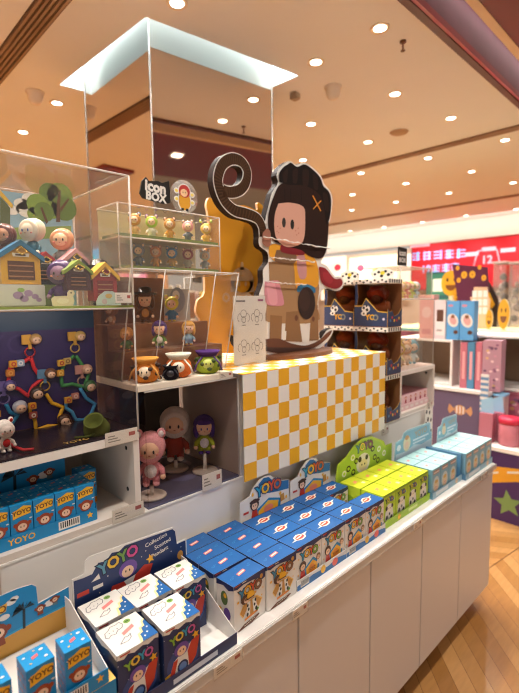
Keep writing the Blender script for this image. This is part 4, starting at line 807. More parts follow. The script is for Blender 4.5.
for xx in (.71,.8,.89): b.tube([(xx,1.173,1.334),(xx,1.098,1.642)], .0016, ACR_E, seg=6)
b.build('cover_edge', t)
def fg(px, py, Y, z, s, label, **kw): p = uy(px, py, Y); figure('charm_figure', label, 'toy figure', (max(p.x,.648), Y, z+.001), s, kw.pop('rz', RV), group='charms on the steps', **kw)
fg(146,322,1.305,Z3,.105,'brown jacketed charm doll with black hat on the top step', hair='5a3018', suit='6a3a1c', hat='1c1412', belly='c88a3a')
fg(172,320,1.305,Z3,.085,'blue charm doll with yellow flower hood on the top step', hood='d8c23a', suit='3f7fae', skin='e8b898', ears='d8c23a')
fg(160,347,1.215,Z2,.085,'purple haired charm doll in green on the middle step', hair='4a2f70', suit='5f8a3a', belly='e0dcd4')
fg(189,345,1.215,Z2,.08,'blond charm doll in pale blue on the middle step', hair='d8a050', suit='8fb4cc', skin='f0c4a4')
fg(107,327,1.30,Z3-.005,.07,'small tan bear charm lying at the hidden end of steps', hood='a86a3a', suit='c8905a', belly='e8d0b0', ears='a86a3a', rz=-1.2)
fg(123,350,1.215,Z2,.07,'round charm doll in orange and green at the near end of step', hood='c88a3a', suit='4a7a4a', skin='d8a060')
def pouch(label, px, py, Y, s, c1, c2, c3, spots=None):
    p = uy(px, py, Y); t = thing('charm_pouch', label, 'pouch charm', (p.x,Y,Z1+.001), RV, 'drawstring pouch charms')
    b = MB(); b.lathe([(.001,0),(.3*s,0),(.42*s,.1*s),(.46*s,.3*s),(.42*s,.5*s),(.3*s,.62*s),(.001,.62*s)], fuzzy(c1), seg=18)
    if spots:
        for k in range(14): a = k*2.4; zz = .12+.035*k; b.ell((.44*s*math.cos(a),.44*s*math.sin(a),zz*s), (.09*s,.09*s,.07*s), mat(spots, .8), seg=8, rings=6)
    b.build('sack', t)
    MB().lathe([(.3*s,.6*s),(.4*s,.72*s),(.46*s,.82*s),(.4*s,.8*s),(.28*s,.68*s),(.2*s,.6*s)], fuzzy(c2), seg=14).build('collar', t)
    b = MB(); b.ell((0,-.36*s,.36*s),(.22*s,.14*s,.2*s), vinyl(c3))
    for d in (-.08,.08): b.ell((d*s,-.495*s,.38*s),(.022*s,.012*s,.04*s), BLACK, seg=8, rings=6)
    b.build('face', t)
    for d in (-1,1): MB().tube([(d*.2*s,-.3*s,.62*s),(d*.4*s,-.45*s,.4*s),(d*.5*s,-.4*s,.12*s)], .03*s, mat(c2, .7), seg=6).build('drawstring', t)
pouch('orange leopard spotted pouch charm at the near end of bottom step', 146,384,1.125,.082,'c87a32','d89848','f0d8b8','3a2418')
pouch('white and orange hat pouch charm in the middle of the bottom step', 179,378,1.13,.085,'d8733a','ece0cc','f4e4cc')
pouch('black frilled pouch charm lying before the white hat pouch', 171,385,1.105,.05,'1c1a20','2c2a30','2c2a30')
pouch('lime green pouch charm with purple collar at the end of bottom step', 208,374,1.125,.085,'9aac3a','5a3a78','c8d06a','3a4a1c')
pricetag('hanging_price_tag', 'price tag on the ledge between charm steps and checkered table', FRONT((.885,1.0835,1.3145)), .05, .02, (.91,1.0815,1.3145))
# ------------------------------------------------------------------ two tier figure box with its round sign
x0, x1, yA, yB, z0, z1 = .628, .992, 1.2, 1.33, 1.6445, 1.83; zm = 1.737
t = thing('figure_box', 'clear two tier acrylic box with small figures on grass strips', 'display case', (.81,yA,z0)); o = T(-.81,-yA,-z0); b = MB(o)
for a_, c_ in (((x0,yA,z0),(x1,yA+.003,z1)),((x0,yA+.0035,z0),(x0+.003,yB,z1)),((x1-.003,yA+.0035,z0),(x1,yB,z1)),((x0+.0035,yA+.0035,z1-.003),(x1-.0035,yB,z1)),((x0+.0035,yA+.0035,z0),(x1-.0035,yB,z0+.003))): b.box(a_, c_, ACR)
b.build('shell', t)
b = MB(o); b.box((x0+.004,yB+.0005,z0),(x1-.004,yB+.003,z1), mat('e0caa0', .5)); b.build('back_panel', t)
for zz in (z0+.0035, zm): b = MB(o); b.box((x0+.004,yA+.004,zz),(x1-.004,yB,zz+.004), mat('d8c8a8', .4)); b.box((x0+.004,yA+.004,zz+.0045),(x1-.004,yB-.02,zz+.012), fuzzy('7a8a42')); b.build('grass_shelf', t)
b = MB(o)
for p_, q_ in (((x0,yA,z1),(x1,yA,z1)),((x0,yA,z0),(x1,yA,z0)),((x0,yA,z0),(x0,yA,z1)),((x1,yA,z0),(x1,yA,z1)),((x1,yA,z1),(x1,yB,z1)),((x0,yA,z1),(x0,yB,z1)),((x0,yB,z1),(x1,yB,z1)),((x0,yA,zm),(x1,yA,zm))): b.tube([p_, q_], .002, ACR_E, seg=6)
b.build('polished_edge', t)
TF = [(135,'d08a3a','e8b878','2f6aa0','orange hooded figure with blue patch'),(152,'a8c83a','e8e0d0','7a4aa8','lime hooded figure in white'),(170,'c8882a','d89a2c','6a2a1c','amber hooded figure with red bow'),(188,'e09a9a','6a707c','8a8e98','pink faced figure in grey'),(206,'e0b04a','e0a83a','b8cc3a','yellow figure with lime bobbles')]
for px, hd, st_, er, lb in TF: p = uy(px, 234, 1.25); figure('mini_figure', lb+' on the upper tier of the figure box', 'toy figure', (p.x,1.25,zm+.0125), .068, RV, hood=hd, suit=st_, skin='f2cda8', ears=er if px != 206 else None, horns=er if px == 206 else None, group='mini figures in the two tier box')
for px, hd, st_, er, lb in ((139,'7c8494','70788a','9aa0a8','slate hooded figure'),(156,'d8862c','e09a3a','c86a2a','orange eared figure'),(172,'2f7ab8','e0a83a','2f7ab8','blue hooded figure'),(188,'a03a3a','c8b8a8','a03a3a','red hooded figure'),(205,'d8d8d8','a8a8b0','d8d8d8','white hooded figure')):
    p = uy(px, 262, 1.25); figure('mini_figure', lb+' on the lower tier of the figure box', 'toy figure', (p.x,1.25,z0+.0165), .066, RV, hood=hd, suit=st_, skin='f2cda8', ears=er, group='mini figures in the two tier box')
# plaque and disc on top
Yp = 1.235
def on(px, py): p = uy(px, py, Yp); return (p.x, p.z)
t = thing('sign_plaque', 'black plaque with white bubbly letters standing on the figure box', 'sign', (.74,Yp,z1+.001)); o = T(-.74,-Yp,-z1-.001)
b = MB(o); Mp = FRONT((0,Yp,0))
b.prism([on(*p) for p in ((142,181),(146,177),(149,181),(158,181),(162,183),(169,181),(170,190),(170,203),(164,204),(150,200),(143,198),(140,193))], -.006, 0, BLACK, Mp)
x, z = on(155.5,187.5); b.text('icon', x, z, .043, PAPER, Mp, .0006, .05, -.05); x, z = on(156,197.5); b.text('BOX', x, z, .034, PAPER, Mp, .0006, .05, -.06)
b.build('plaque', t); xx, zz = on(155,204); MB(o).box((xx-.012,Yp+.0005,z1+.001),(xx+.012,Yp+.006,zz+.02), ACR).build('foot', t)
t = thing('round_sign', 'clear round disc with yellow figure in red hood on the figure box', 'sign', (.86,Yp,z1+.001)); o = T(-.86,-Yp,-z1-.001); b = MB(o); x, z = on(184,197)
b.lathe([(.001,0),(.052,0),(.052,.002),(.001,.002)], acrylic('f4f2ee', 1., .12, 'disc'), T(x,Yp,z) @ RX(PI/2)); b.box((x-.02,Yp-.0015,z1+.001),(x+.02,Yp+.0,z-.045), ACR); b.build('disc', t)
b = MB(o); F = Face(b, FRONT((x-.05,Yp-.0025,z-.05)), .1, .1)
F.ell(.5,.36,.28,.33, PAPER, 0); F.ell(.5,.66,.26,.25, PAPER, 0); F.ell(.5,.36,.23,.28, card('e0a02c'), 1); F.ell(.5,.67,.21,.2, card('b8322c'), 2); F.ell(.48,.62,.14,.12, card('f2c89a'), 3); F.rect(.36,.06,.46,.14, BLACK, 2); F.rect(.54,.06,.64,.14, BLACK, 2)
for d in (.44,.53): F.ell(d,.63,.015,.025, BLACK, 4, 6)
for x_, y_ in ((.2,.4),(.2,.65),(.8,.35),(.8,.6)): F.ell(x_, y_, .1,.09, PAPER, 1); F.ell(x_, y_, .06,.05, card('f0d868'), 2)
b.build('print', t)
# ------------------------------------------------------------------ checkered table
def checker():
    m = bpy.data.materials.new('m_checker_paper'); m.use_nodes = True; nt = m.node_tree; bs = nt.nodes['Principled BSDF']; bs.inputs['Roughness'].default_value = .45
    tc = nt.nodes.new('ShaderNodeTexCoord'); mp = nt.nodes.new('ShaderNodeMapping'); mp.inputs['Scale'].default_value = (1/.0532, 1/.0532, 1/.0575); mp.inputs['Location'].default_value = (.001, .501, .001)
    ck = nt.nodes.new('ShaderNodeTexChecker'); ck.inputs['Scale'].default_value = 1; ck.inputs[1].default_value = col('f0ebe4'); ck.inputs[2].default_value = col('f0b020')
    nt.links.new(tc.outputs['Object'], mp.inputs[0]); nt.links.new(mp.outputs[0], ck.inputs[0]); nt.links.new(ck.outputs[0], bs.inputs['Base Color']); return m
CHK = checker(); tx0, tx1 = .944, 1.79
t = thing('checkered_block', 'block covered in yellow and white checkered paper under the cutout', 'display block', (tx0,1.04,.98))
MB().box((0,.0,0),(tx1-tx0,.0035,.345), CHK).build('front_sheet', t)
MB().box((0,0,.3452),(tx1-tx0,.5,.3478), CHK).build('top_sheet', t)
MB().box((.02,.0425,.0035),(tx1-tx0-.005,.49,.345), WHITE2).build('box_body', t)
ZT2 = .98+.348
# ------------------------------------------------------------------ cutout of a child on a rocking horse
Ys = 1.25; Mf = FRONT((0,Ys,0))
def sp(px, py): p = uy(px, py, Ys); return (p.x, max(p.z, ZT2+.0168))
t = thing('standee', 'large cutout of dark haired child with lasso riding brown rocking horse', 'standee', (1.42,Ys,ZT2+.0005)); o = T(-1.42,-Ys,-ZT2-.0005)
def pr(h): return mat(h, .6, spec=.18)
EDGE = pr('1e120d'); HAIR = pr('2a1812'); HAIR2 = pr('160c09'); SK = pr('cf9c88')
def band(b, path, w0, m, z, th=0., side=None):
    P = [Vector((*p, 0)) for p in path]; L = []; R_ = []
    for i in range(len(P)):
        tg = (P[min(i+1, len(P)-1)]-P[max(i-1, 0)]).normalized(); n = Vector((-tg.y, tg.x, 0)); ww = w0[i] if hasattr(w0, '__len__') else w0
        L.append(P[i]+n*ww); R_.append(P[i]-n*ww)
    for i in range(len(P)-1):
        qd = [(v.x, v.y) for v in (R_[i], R_[i+1], L[i+1], L[i])]
        if th: b.prism(qd, z-th, z, m, Mf, side)
        else: b.poly(qd, m, Mf, z)
def smooth(pts, n=4):
    out = []
    for i in range(len(pts)-1):
        p0, p1, p2, p3 = pts[max(i-1,0)], pts[i], pts[i+1], pts[min(i+2,len(pts)-1)]
        for k in range(n):
            u = k/n; out.append(tuple(.5*((2*p1[j])+(-p0[j]+p2[j])*u+(2*p0[j]-5*p1[j]+4*p2[j]-p3[j])*u*u+(-p0[j]+3*p1[j]-3*p2[j]+p3[j])*u**3) for j in (0,1)))
    out.append(tuple(pts[-1])); return out
z2 = lambda pts: [sp(200+.3319*x, 140+.3319*y) for x, y in pts]          # traced outlines, each on the board's own plane
rope = smooth(z2([(190,292),(187,262),(172,236),(140,222),(104,212),(76,186),(60,152),(54,116),(64,80),(82,62),(104,57),(128,68),(142,96),(138,128),(122,149),(100,157),(80,156),(68,150)]))
BODY = smooth([(266,350),(258,344),(258,336),(264,322),(262,308),(258.5,297),(263,283),(263,270),(268,262),(267,252),(259.5,246),(259,236),(264,226),(266,216),(268,208),(272,193),(278,183),(276.5,175),(280.5,167),(286,162.5),(290.5,161),(296.5,165),(303.5,162.5),(312,167),(321,176),(324,184),(329.5,190),(332.5,200),(330.5,219),(328,226),(327.5,250),(321,262),(327,266),(335,276.5),(341,276.5),(344,283),(341,289),(335,291),(325,288.5),(318.5,300),(319.5,338),(326,331),(333.5,328.5),(328,341),(314,351),(289,357),(262,356.5),(240,349),(234,336),(240,338),(252,346),(266,350)], 3)
BODY = [sp(*p) for p in BODY[:-1]]
b = MB(o); b.prism(BODY, -.03, 0, PAPER, Mf, EDGE); b.build('board', t)
b = MB(o); band(b, rope, .0225, PAPER, .0, .03, EDGE); b.build('rope_board', t)
b = MB(o); band(b, rope, .0188, pr('3a2414'), .0012)
for i in range(2, len(rope)-2, 1):
    tg = (Vector(rope[i+1])-Vector(rope[i-1])).normalized(); n = Vector((-tg.y, tg.x)); c_ = Vector(rope[i]); b.poly([tuple(c_-n*.0178-tg*.004), tuple(c_-n*.0178+tg*.001), tuple(c_+n*.0178+tg*.009), tuple(c_+n*.0178+tg*.004)], pr('4e3420'), Mf, .0018)
b.build('rope_print', t)
k_ = [0]
def lay(b, pts, m, sm=True):
    k_[0] += 1; P = smooth(list(pts)+[pts[0]], 4)[:-1] if sm else pts
    b.poly([sp(*p) for p in P], m, Mf, .0012+.00012*k_[0])
def spot(b, cx_, cy_, rx, ry, m, n=16): k_[0] += 1; b.poly([sp(cx_+rx*math.cos(2*PI*i/n), cy_+ry*math.sin(2*PI*i/n)) for i in range(n)], m, Mf, .0012+.00012*k_[0])
HW = pr('a07c58'); HW2 = pr('8a6646'); HD = pr('6a4433'); SH = card('dd9a26')
b = MB(o)   # the horse
lay(b, [(268.5,262),(300,262),(318,282),(317,305),(316,322),(268,322),(266,310),(269,285)], HW)
for pts in (((270,315),(282,316),(281,341),(269,341)),((286,312),(298,311),(302,342),(284,341)),((311,305),(317.5,305),(318.5,340),(309,341))): lay(b, pts, HW2, False)
spot(b, 296,318,1.6,3, HD); spot(b, 313,319,1.4,2.6, HD)
for pts in (((283,331),(286,331),(285.5,340),(282.5,340)),((303,329),(307,329),(307.5,343),(303,342))): lay(b, pts, PAPER, False)
lay(b, [(236,338.5),(252,347.5),(266,351),(290,354.5),(313,348),(326,339),(332,330.5),(327,332.5),(318,340.5),(305,345.5),(290,343),(278,338.5),(262,339.5),(250,341.5)], HD)
lay(b, [(240,341),(254,348.5),(272,352),(292,353),(312,347),(306,347.5),(288,347.5),(262,346.5)], card('44291f'))
lay(b, [(264.5,281.5),(277,280.5),(279.5,285),(283.5,301),(282,305.5),(274,306),(267,304.5),(264,297)], card('c98490'))
lay(b, [(266,284),(274,283),(277,303),(269,303)], card('d798a2'))
b.build('rocking_horse_print', t)
b = MB(o)   # the child
lay(b, [(268.5,246),(276,244),(288,252),(290,262),(277,262),(269,256)], SH); lay(b, [(292,252),(306,253),(316,262),(318,284),(308,290),(296,288),(294,272)], SH)
lay(b, [(276,250),(294,252),(294,263),(275,262)], card('7a5a40')); lay(b, [(296,256),(304,256),(306,276),(300,279),(297,270)], card('c08a8c'))
lay(b, [(297,286),(305,284),(314,287.5),(314,293),(305,290.5),(297,292)], card('2f6f9a')); spot(b, 306,303,8.8,16.4, card('2b1a16')); spot(b, 304,300,5.5,11.5, card('3a241d'))
lay(b, [(318,267),(325,268.5),(333.5,278.5),(340,278.8),(342,283),(339.5,287),(334,288.8),(326,286.5),(320.5,281)], card('8a1622')); lay(b, [(322,272),(327,273),(332,280),(329,284),(323,279)], card('a02430'))
lay(b, [(281,243),(304,246),(303,255),(281,252)], card('7a1620'))
lay(b, [(269,208),(274,194),(280.5,184),(300,180),(322,186),(328.5,200),(328,224),(326,249),(320,258.5),(308,256),(300,250),(284,246),(272,240),(267.5,228),(267.5,216)], HAIR)
lay(b, [(278.5,182),(278.5,174),(282,168),(287,164.5),(290.5,163),(296.5,167),(303.5,164.5),(311,168.8),(319.5,177.5),(322.5,186),(328,191.5),(330.5,200.5),(329,218),(325.5,224),(323,206),(318,194),(304,186),(288,185)], HAIR2)
for pts in (((283,182),(282,174),(287,169),(286,182)),((292,183),(292,171),(297,169),(296,183)),((302,185),(302,170),(308,171),(307,186)),((313,189),(312,174),(317,179),(317,190)),((324,210),(322,193),(327,196),(328,212))): lay(b, pts, pr('271711'))
for x in (283.5,289.5,300,312): lay(b, [(x,189),(x+.6,189),(x+.9,203),(x+.3,203)], pr('1d100c'), False)
lay(b, [(277.4,203.8),(290,202.9),(302.5,207.2),(304.2,219.4),(303.4,236.7),(299,244.5),(286,247.1),(276.5,240.2),(273.3,228),(274,214.2)], SK)
for x, y in ((282.9,222.8),(291.3,224.6)): spot(b, x, y, 1.9, 5, BLACK)
for x, y in ((276.5,226.5),(276,231.5),(279,228.5),(277.5,233),(294.5,231),(297,228.5),(297.5,233.5),(295.5,235)): spot(b, x, y, .55,.55, card('a8503c'), 8)
XO = card('d8892c'); lay(b, [(311,196),(312,195.6),(320,211),(319.2,211.6)], XO, False); lay(b, [(319.4,200.5),(320.2,201.2),(312.2,209.8),(311.6,209)], XO, False)
lay(b, [(261.5,233),(265.5,229),(269,232),(269.5,244),(266,247),(261,243)], card('9a6450')); lay(b, [(263,238),(268,237),(268.5,240),(263,241)], card('b47a64'))
b.build('child_print', t)
b = MB(o); FILM = acrylic('ffffff', 1., .85, 'film'); random.seed(5)  # pale streaks stand in for light glinting on creased film
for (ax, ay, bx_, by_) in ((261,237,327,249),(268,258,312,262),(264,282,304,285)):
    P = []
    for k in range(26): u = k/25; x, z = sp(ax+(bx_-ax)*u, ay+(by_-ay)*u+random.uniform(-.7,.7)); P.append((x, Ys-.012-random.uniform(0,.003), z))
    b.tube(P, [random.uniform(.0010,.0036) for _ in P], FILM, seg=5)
b.build('film_crease_glint', t)
b = MB(o); n = 40; ce = (1.43,1.262); P = [(ce[0]+.225*math.cos(2*PI*i/n), ce[1]+.115*math.sin(2*PI*i/n)) for i in range(n)]
b.prism(P, ZT2+.0006, ZT2+.016, wood('5a3420', '74462c', (2, 18, 18), .4, 'base_wood'), None); b.build('base', t)
# line drawing sheet in a clear stand
t = thing('sheet_stand', 'white sheet of four line drawings in a clear upright stand', 'sheet sign', (1.125,1.195,ZT2+.0005)); o = T(-1.125,-1.195,-ZT2-.0005)
w_, h_ = .156, .245; xl = 1.043; b = MB(o); b.box((xl,1.195,ZT2+.004),(xl+w_,1.197,ZT2+h_), card('e6e4e2')); F = Face(b, FRONT((xl,1.195,ZT2+.004)), w_, h_-.004)
INK = card('6a6668')
def ring(F_, cx_, cy_, rx, ry, wd=.012, n=14, a0=0, a1=2*PI):
    for i in range(n):
        a, c_ = a0+(a1-a0)*i/n, a0+(a1-a0)*(i+1)/n; q = F_.w/F_.h
        F_.poly([(cx_+(rx-wd/2)*math.cos(a),cy_+(ry-wd/2)*math.sin(a)*q),(cx_+(rx+wd/2)*math.cos(a),cy_+(ry+wd/2)*math.sin(a)*q),(cx_+(rx+wd/2)*math.cos(c_),cy_+(ry+wd/2)*math.sin(c_)*q),(cx_+(rx-wd/2)*math.cos(c_),cy_+(ry-wd/2)*math.sin(c_)*q)], INK, 2)
for cx_, cy_ in ((.3,.7),(.72,.7),(.3,.26),(.72,.26)):
    ring(F, cx_, cy_+.04, .09,.085); ring(F, cx_, cy_-.05, .06,.07); ring(F, cx_-.12, cy_-.02, .06,.09, a0=1, a1=4.5); ring(F, cx_+.12, cy_-.02, .06,.09, a0=-1.5, a1=2); F.rect(cx_-.06, cy_-.135, cx_+.06, cy_-.125, INK, 2)
F.rect(.08,.91,.35,.935, INK, 2); F.rect(.75,.92,.93,.95, card('9a4a7a'), 2); b.build('sheet', t)
b = MB(o); b.box((xl-.004,1.19,ZT2+.0005),(xl+w_+.004,1.1935,ZT2+h_+.004), ACR); b.box((xl-.004,1.175,ZT2+.0005),(xl+w_+.004,1.1895,ZT2+.003), ACR); b.build('holder', t)
# orange cutout seen from behind
Yo = 1.43; Mo = FRONT((0,Yo,0))
def op(px, py): p = uy(px, py, Yo); return (p.x, p.z)
t = thing('cutout_board', 'amber backing cutout with pale bob haired face mark behind the child cutout', 'cutout board', (1.25,Yo,ZT2+.0005)); o = T(-1.25,-Yo,-ZT2-.0005); b = MB(o)
zz = uy(230,350,Yo).z; out = smooth([(202,352.5),(203,340),(198,332),(201,322),(196,312),(198,300),(205,292),(204,260),(209,230),(208,214),(206.5,205),(208.5,198),(212,199),(218,208),(232,208),(244,205),(257,210),(257,204),(260,203),(270,212),(300,222),(312,250),(312,300),(306,349),(202,352.5)], 3)[:-1]
pts = [op(*p) for p in out]; pts = [(x, max(z, ZT2+.0005)) for x, z in pts]
b.prism(pts, -.012, 0, mat('e59c20', .5), Mo, mat('e8b890', .5)); PL = mat('dcae7c', .5)
def opoly(ps, m, k): b.poly([op(*p) for p in ps], m, Mo, .0006+.0003*k)
def oring(cx_, cy_, rx, ry, m, k): opoly([(cx_+rx*math.cos(2*PI*i/20), cy_+ry*math.sin(2*PI*i/20)) for i in range(20)], m, k)
oring(242,281,11.5,14, PL, 0); opoly([(231,281),(253.5,281),(254,292),(230.5,292)], PL, 0); opoly([(240,270),(241,262),(243,262),(244,270)], PL, 0)
oring(242,284,8,8.5, mat('e59c20', .5), 1); opoly([(234,276),(250,276),(250,281),(234,281)], PL, 2)
for x in (239,245.5): oring(x,284,1.2,2.4, PL, 3)
for i, ch in enumerate('OYOY'): x, z = op(226+11*i,298); b.text(ch, x, z, .05, PL, Mo, .0012, .06, 0, -1)
b.build('board', t)
# ------------------------------------------------------------------ cow print window boxes, two stacks of three
COW = card('f0e8dc'); NB = card('2c3a5c')
def cowbox(mx_first, label, loc, group='cow print window boxes'):
    w, d, h = .128, .175, .2215; t = thing('window_box', label, 'toy box', loc, 0, group)
    b = MB(); IN = card('8a5a3a'); b.box((0,0,0),(w,d,.003), IN); b.box((w-.003,0,.0035),(w,d,h-.0205), IN); b.box((0,d-.003,.0035),(w-.0035,d,h-.0205), IN)
    b.prism([(0,.0035),(.018,.0035),(.022,.06),(.012,.1),(.02,.14),(.014,.2),(0,.2)], 0, .002, NB, LEFT((0.0,d,0)) @ T(0,0,-.002), card('d8a840'))
    # navy front with gold mountain edge on the long side and a notched front on the short one
    long_ = [(.0,.0035),(d,.0035),(d,.07),(d*.72,.075),(d*.36,.135),(d*.24,.1),(.018,.1),(0,.1)]
    b.prism([(x, y) for x, y in long_], 0, .002, NB, LEFT((.0,d,0)) @ T(0,0,-.0005), card('d8a840')); F = Face(b, LEFT((-.0015,d,0)), d, h)
    e = [(.0,.1/h+.0),(.24,.1/h),(.36,.135/h),(.72,.075/h),(1,.07/h)]
    for (ax, ay), (bx_, by_) in zip(e, e[1:]): F.poly([(ax,ay),(bx_,by_),(bx_,by_-.02),(ax,ay-.02)], card('e0b040'), 2)
    F.text('YO', .5,.2,.2, YEL, 3, .03); F.ell(.66,.2,.085,.085, card('8a8a78'), 3); F.ell(.66,.2,.05,.05, NB, 4); F.ell(.36,.38,.13,.1, PAPER, 2); F.ell(.3,.28,.09,.06, PAPER, 2)
    for x, y, r in ((.3,.4,.04),(.4,.36,.045),(.38,.44,.03),(.3,.28,.03),(.42,.29,.025)): F.ell(x, y, r, r, BLACK, 3, 8)
    F.ell(.9,.17,.035,.035, card('d8d0d8'), 3)
    b.build('carton', t)
    b = MB(); b.prism([(0,.0035),(w,.0035),(w,.09),(w*.75,.06),(w*.45,.05),(w*.3,.075),(w*.12,.07),(0,.085)], 0, .002, NB, FRONT((0,0,0)), card('d8a840')); G = Face(b, FRONT((0,-.002,0)), w, h)
    for x, y, m_ in ((.3,.2,card('c83a3a')),(.45,.14,YEL),(.62,.14,RED),(.78,.18,YEL),(.18,.14,card('5a8ab0'))): G.ell(x, y, .05,.06, m_, 2, 8)
    b.build('front_panel', t)
    b = MB(); b.box((-.002,-.002,h-.02),(w,d,h), COW); L_ = Face(b, LEFT((-.002,d,h-.02)), d+.002, .02); G = Face(b, FRONT((-.002,-.002,h-.02)), w+.002, .02)
    random.seed(11)
    for k in range(9): L_.ell(.06+.11*k, .4+.4*(k % 2)-.1, .035,.025, BLACK, 1, 8)
    for k in range(6): G.rect(.08+.16*k, .1, .16+.16*k, .95, BLACK, 1)
    b.build('lid', t)
    MB().box((.001,.001,.1),(.0016,d-.004,h-.0205), acrylic('f6e8dc', 1., .0, 'window')).build('window', t)
    b = MB(); 
    b.ell((w*.55,d*.5,.09),(.045,.06,.055), fuzzy('6a3a22')); b.ell((w*.5,d*.5,.155),(.045,.055,.04), fuzzy('6a2a1a')); b.ell((w*.5,d*.5,.04),(.05,.07,.035), fuzzy('8a5228')); b.ell((w*.35,d*.45,.13),(.03,.03,.03), fuzzy('3a2018'))
    b.build('plush_inside', t); return t
lv = ['bottom','middle','top']; proto = None
for j, ya in enumerate((1.075,1.256)):
    for i in range(3):
        lb = 'cow print window box, %s of the stack %s' % (lv[i], ('beside the clear figure tower','between the cutout and the nearer stack')[j]); loc = (1.862,ya,.9835+.2225*i)
        proto = cowbox(1, lb, loc) if proto is None else proto
        if (i, j) != (0, 0): dup(proto, loc, lb)
    loc = (1.9,ya+.05,.9835+.2225*3); t = thing('cow_print_roll', 'cow print folded header on the %s window box stack' % ('near','far')[j], 'topper', loc, 0, 'cow print toppers')
    b = MB(); b.prism([(-.05,0),(.05,0),(.055,.03),(.03,.045),(-.02,.05),(-.055,.035)], -.004, 0, COW, LEFT((0,0,0))); F = Face(b, LEFT((0,.05,0)), .1, .045)
    for x, y, r in ((.1,.5,.07),(.3,.7,.08),(.45,.3,.09),(.65,.75,.08),(.8,.4,.09),(.95,.6,.05)): F.ell(x, y, r, r*.8, BLACK, 1, 8)
    F.ell(.5,.6,.12,.09, card('d8c83a'), 2); b.build('header', t); MB().box((-.012,-.03,0),(.0,.03,.003), COW).build('foot', t)
# ------------------------------------------------------------------ white cubby with clear tower at the far end
xa, xb = 2.0, 2.37; t = thing('cubby_shelf', 'small open white cubby with pink tray at the far end', 'shelf', (2.18,1.08,.984)); o = T(-2.18,-1.08,-.984)
MB(o).box((xa,1.08,.984),(xb,1.4,1.0), mat('ece2d6', .45)).build('bottom_board', t); MB(o).box((xa,1.08,1.187),(xb,1.4,1.206), mat('eae0d6', .4)).build('top_board', t)
for x in (xa, xb-.016): MB(o).box((x,1.0805,1.0005),(x+.016,1.4,1.1865), mat('e0d4c8', .5)).build('side_panel', t)
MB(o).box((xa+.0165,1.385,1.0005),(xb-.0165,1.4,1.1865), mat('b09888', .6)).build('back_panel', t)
MB(o).lathe([(.001,0),(.006,0),(.006,.0008)], BLACK, T(xb-.0165,1.12,1.16) @ RY(-PI/2), seg=12).build('peg_hole', t)
pricetag('hanging_price_tag', 'price tag on the bottom board of the far cubby', FRONT((2.285,1.0785,.984)), .06, .03, (2.3,1.0785,.984))
t = thing('display_tray', 'pink tray of six printed blind boxes inside the far cubby', 'display tray', (2.18,1.1,1.0005)); o = T(-2.18,-1.1,-1.0005)
b = MB(o); b.box((2.03,1.1,1.0005),(2.345,1.25,1.03), card('eac6c6')); b.box((2.03,1.108,1.0305),(2.345,1.25,1.078), card('c8868e')); F = Face(b, FRONT((2.03,1.1,1.0005)), .315, .03); F2 = Face(b, FRONT((2.03,1.108,1.0305)), .315, .0475)
F2.rect(0,0,1,1, card('e8b8bc'), 0)
for k in range(6): x = .085+.166*k; F2.rect(x-.075,.05,x+.075,.95, card('f0cccc'), 1); F2.ell(x,.62,.035,.03, card('c84a58'), 2); F2.ell(x,.58,.022,.02, SKIN, 3); F2.rect(x-.03,.05,x+.03,.42, card('b03a48'), 2); F.rect(x-.05,.3,x+.05,.7, card('f4e4e0'), 1)
b.build('tray', t)
for k in range(2): tag(MB().box((0,0,0),(.03,.03,.15), card(('d8b0b8','c89aa8')[k])).build('slim_box', loc=(2.055+.042*k,1.27,1.0015)), 'slim pink box standing at the back of the far cubby, %s one' % ('nearer','farther')[k], 'box')
def clear_box(name, label, x0, x1, y0, y1, z0, z1, haze=ACR):
    t = thing(name, label, 'display case', ((x0+x1)/2,y0,z0)); o = T(-(x0+x1)/2,-y0,-z0); b = MB(o)
    for a_, c_ in (((x0,y0,z0+.0045),(x1,y0+.003,z1)),((x0,y0+.0035,z0+.0045),(x0+.003,y1,z1)),((x1-.003,y0+.0035,z0+.0045),(x1,y1,z1)),((x0+.0035,y0+.0035,z1-.003),(x1-.0035,y1,z1))): b.box(a_, c_, haze)
    b.build('shell', t); MB(o).box((x0,y0,z0),(x1,y1,z0+.004), mat('e8d4cc', .4)).build('base', t); b = MB(o)
    for p_, q_ in (((x0,y0,z1),(x1,y0,z1)),((x0,y0,z0),(x0,y0,z1)),((x1,y0,z0),(x1,y0,z1)),((x1,y0,z1),(x1,y1,z1)),((x0,y0,z1),(x0,y1,z1))): b.tube([p_, q_], .0022, ACR_E, seg=6)
    b.build('polished_edge', t)
clear_box('display_case', 'tall clear case of pastel figures on the far cubby', 2.01,2.365,1.09,1.34,1.2065,1.555)
clear_box('display_case', 'low clear box of tiny figures on top of the pastel figure case', 2.02,2.35,1.1,1.3,1.556,1.715)
PAST = [(394,352,'d87a88','d89aa0','pink'),(404,345,'e0c450','f0e4b0','lemon'),(413,347,'e8b890','f0d8c0','peach'),(422,345,'7fbccf','d8e4e8','sky blue'),(398,336,'f0e0a8','e8dcc0','cream'),(409,333,'f0b8a8','f2dccc','coral')]
for k, (px, py, hd, st_, cn_) in enumerate(PAST):
    x = 2.06+.075*k if k < 4 else 2.1+.12*(k-4); yy = 1.17 if k < 4 else 1.26; figure('pastel_figure', '%s hooded pastel figure in the clear case on the far cubby' % cn_, 'toy figure', (x,yy,1.211), .13 if k < 4 else .15, RV, hood=hd, suit=st_, ears=hd, skin='f4d8c0', group='pastel figures')
for k in range(6): hx = ('e8a0a8','f0e0e0','e8d070','e09080','c8d870','b8d0e0')[k]; figure('pastel_figure', '%s tiny figure in the low clear box above the pastel case' % ('rose','white','yellow','salmon','lime','ice blue')[k], 'toy figure', (2.06+.05*k,1.17,1.5605), .09, RV, hood=hx, suit=hx, skin='f4d8c0', group='tiny pastel figures')
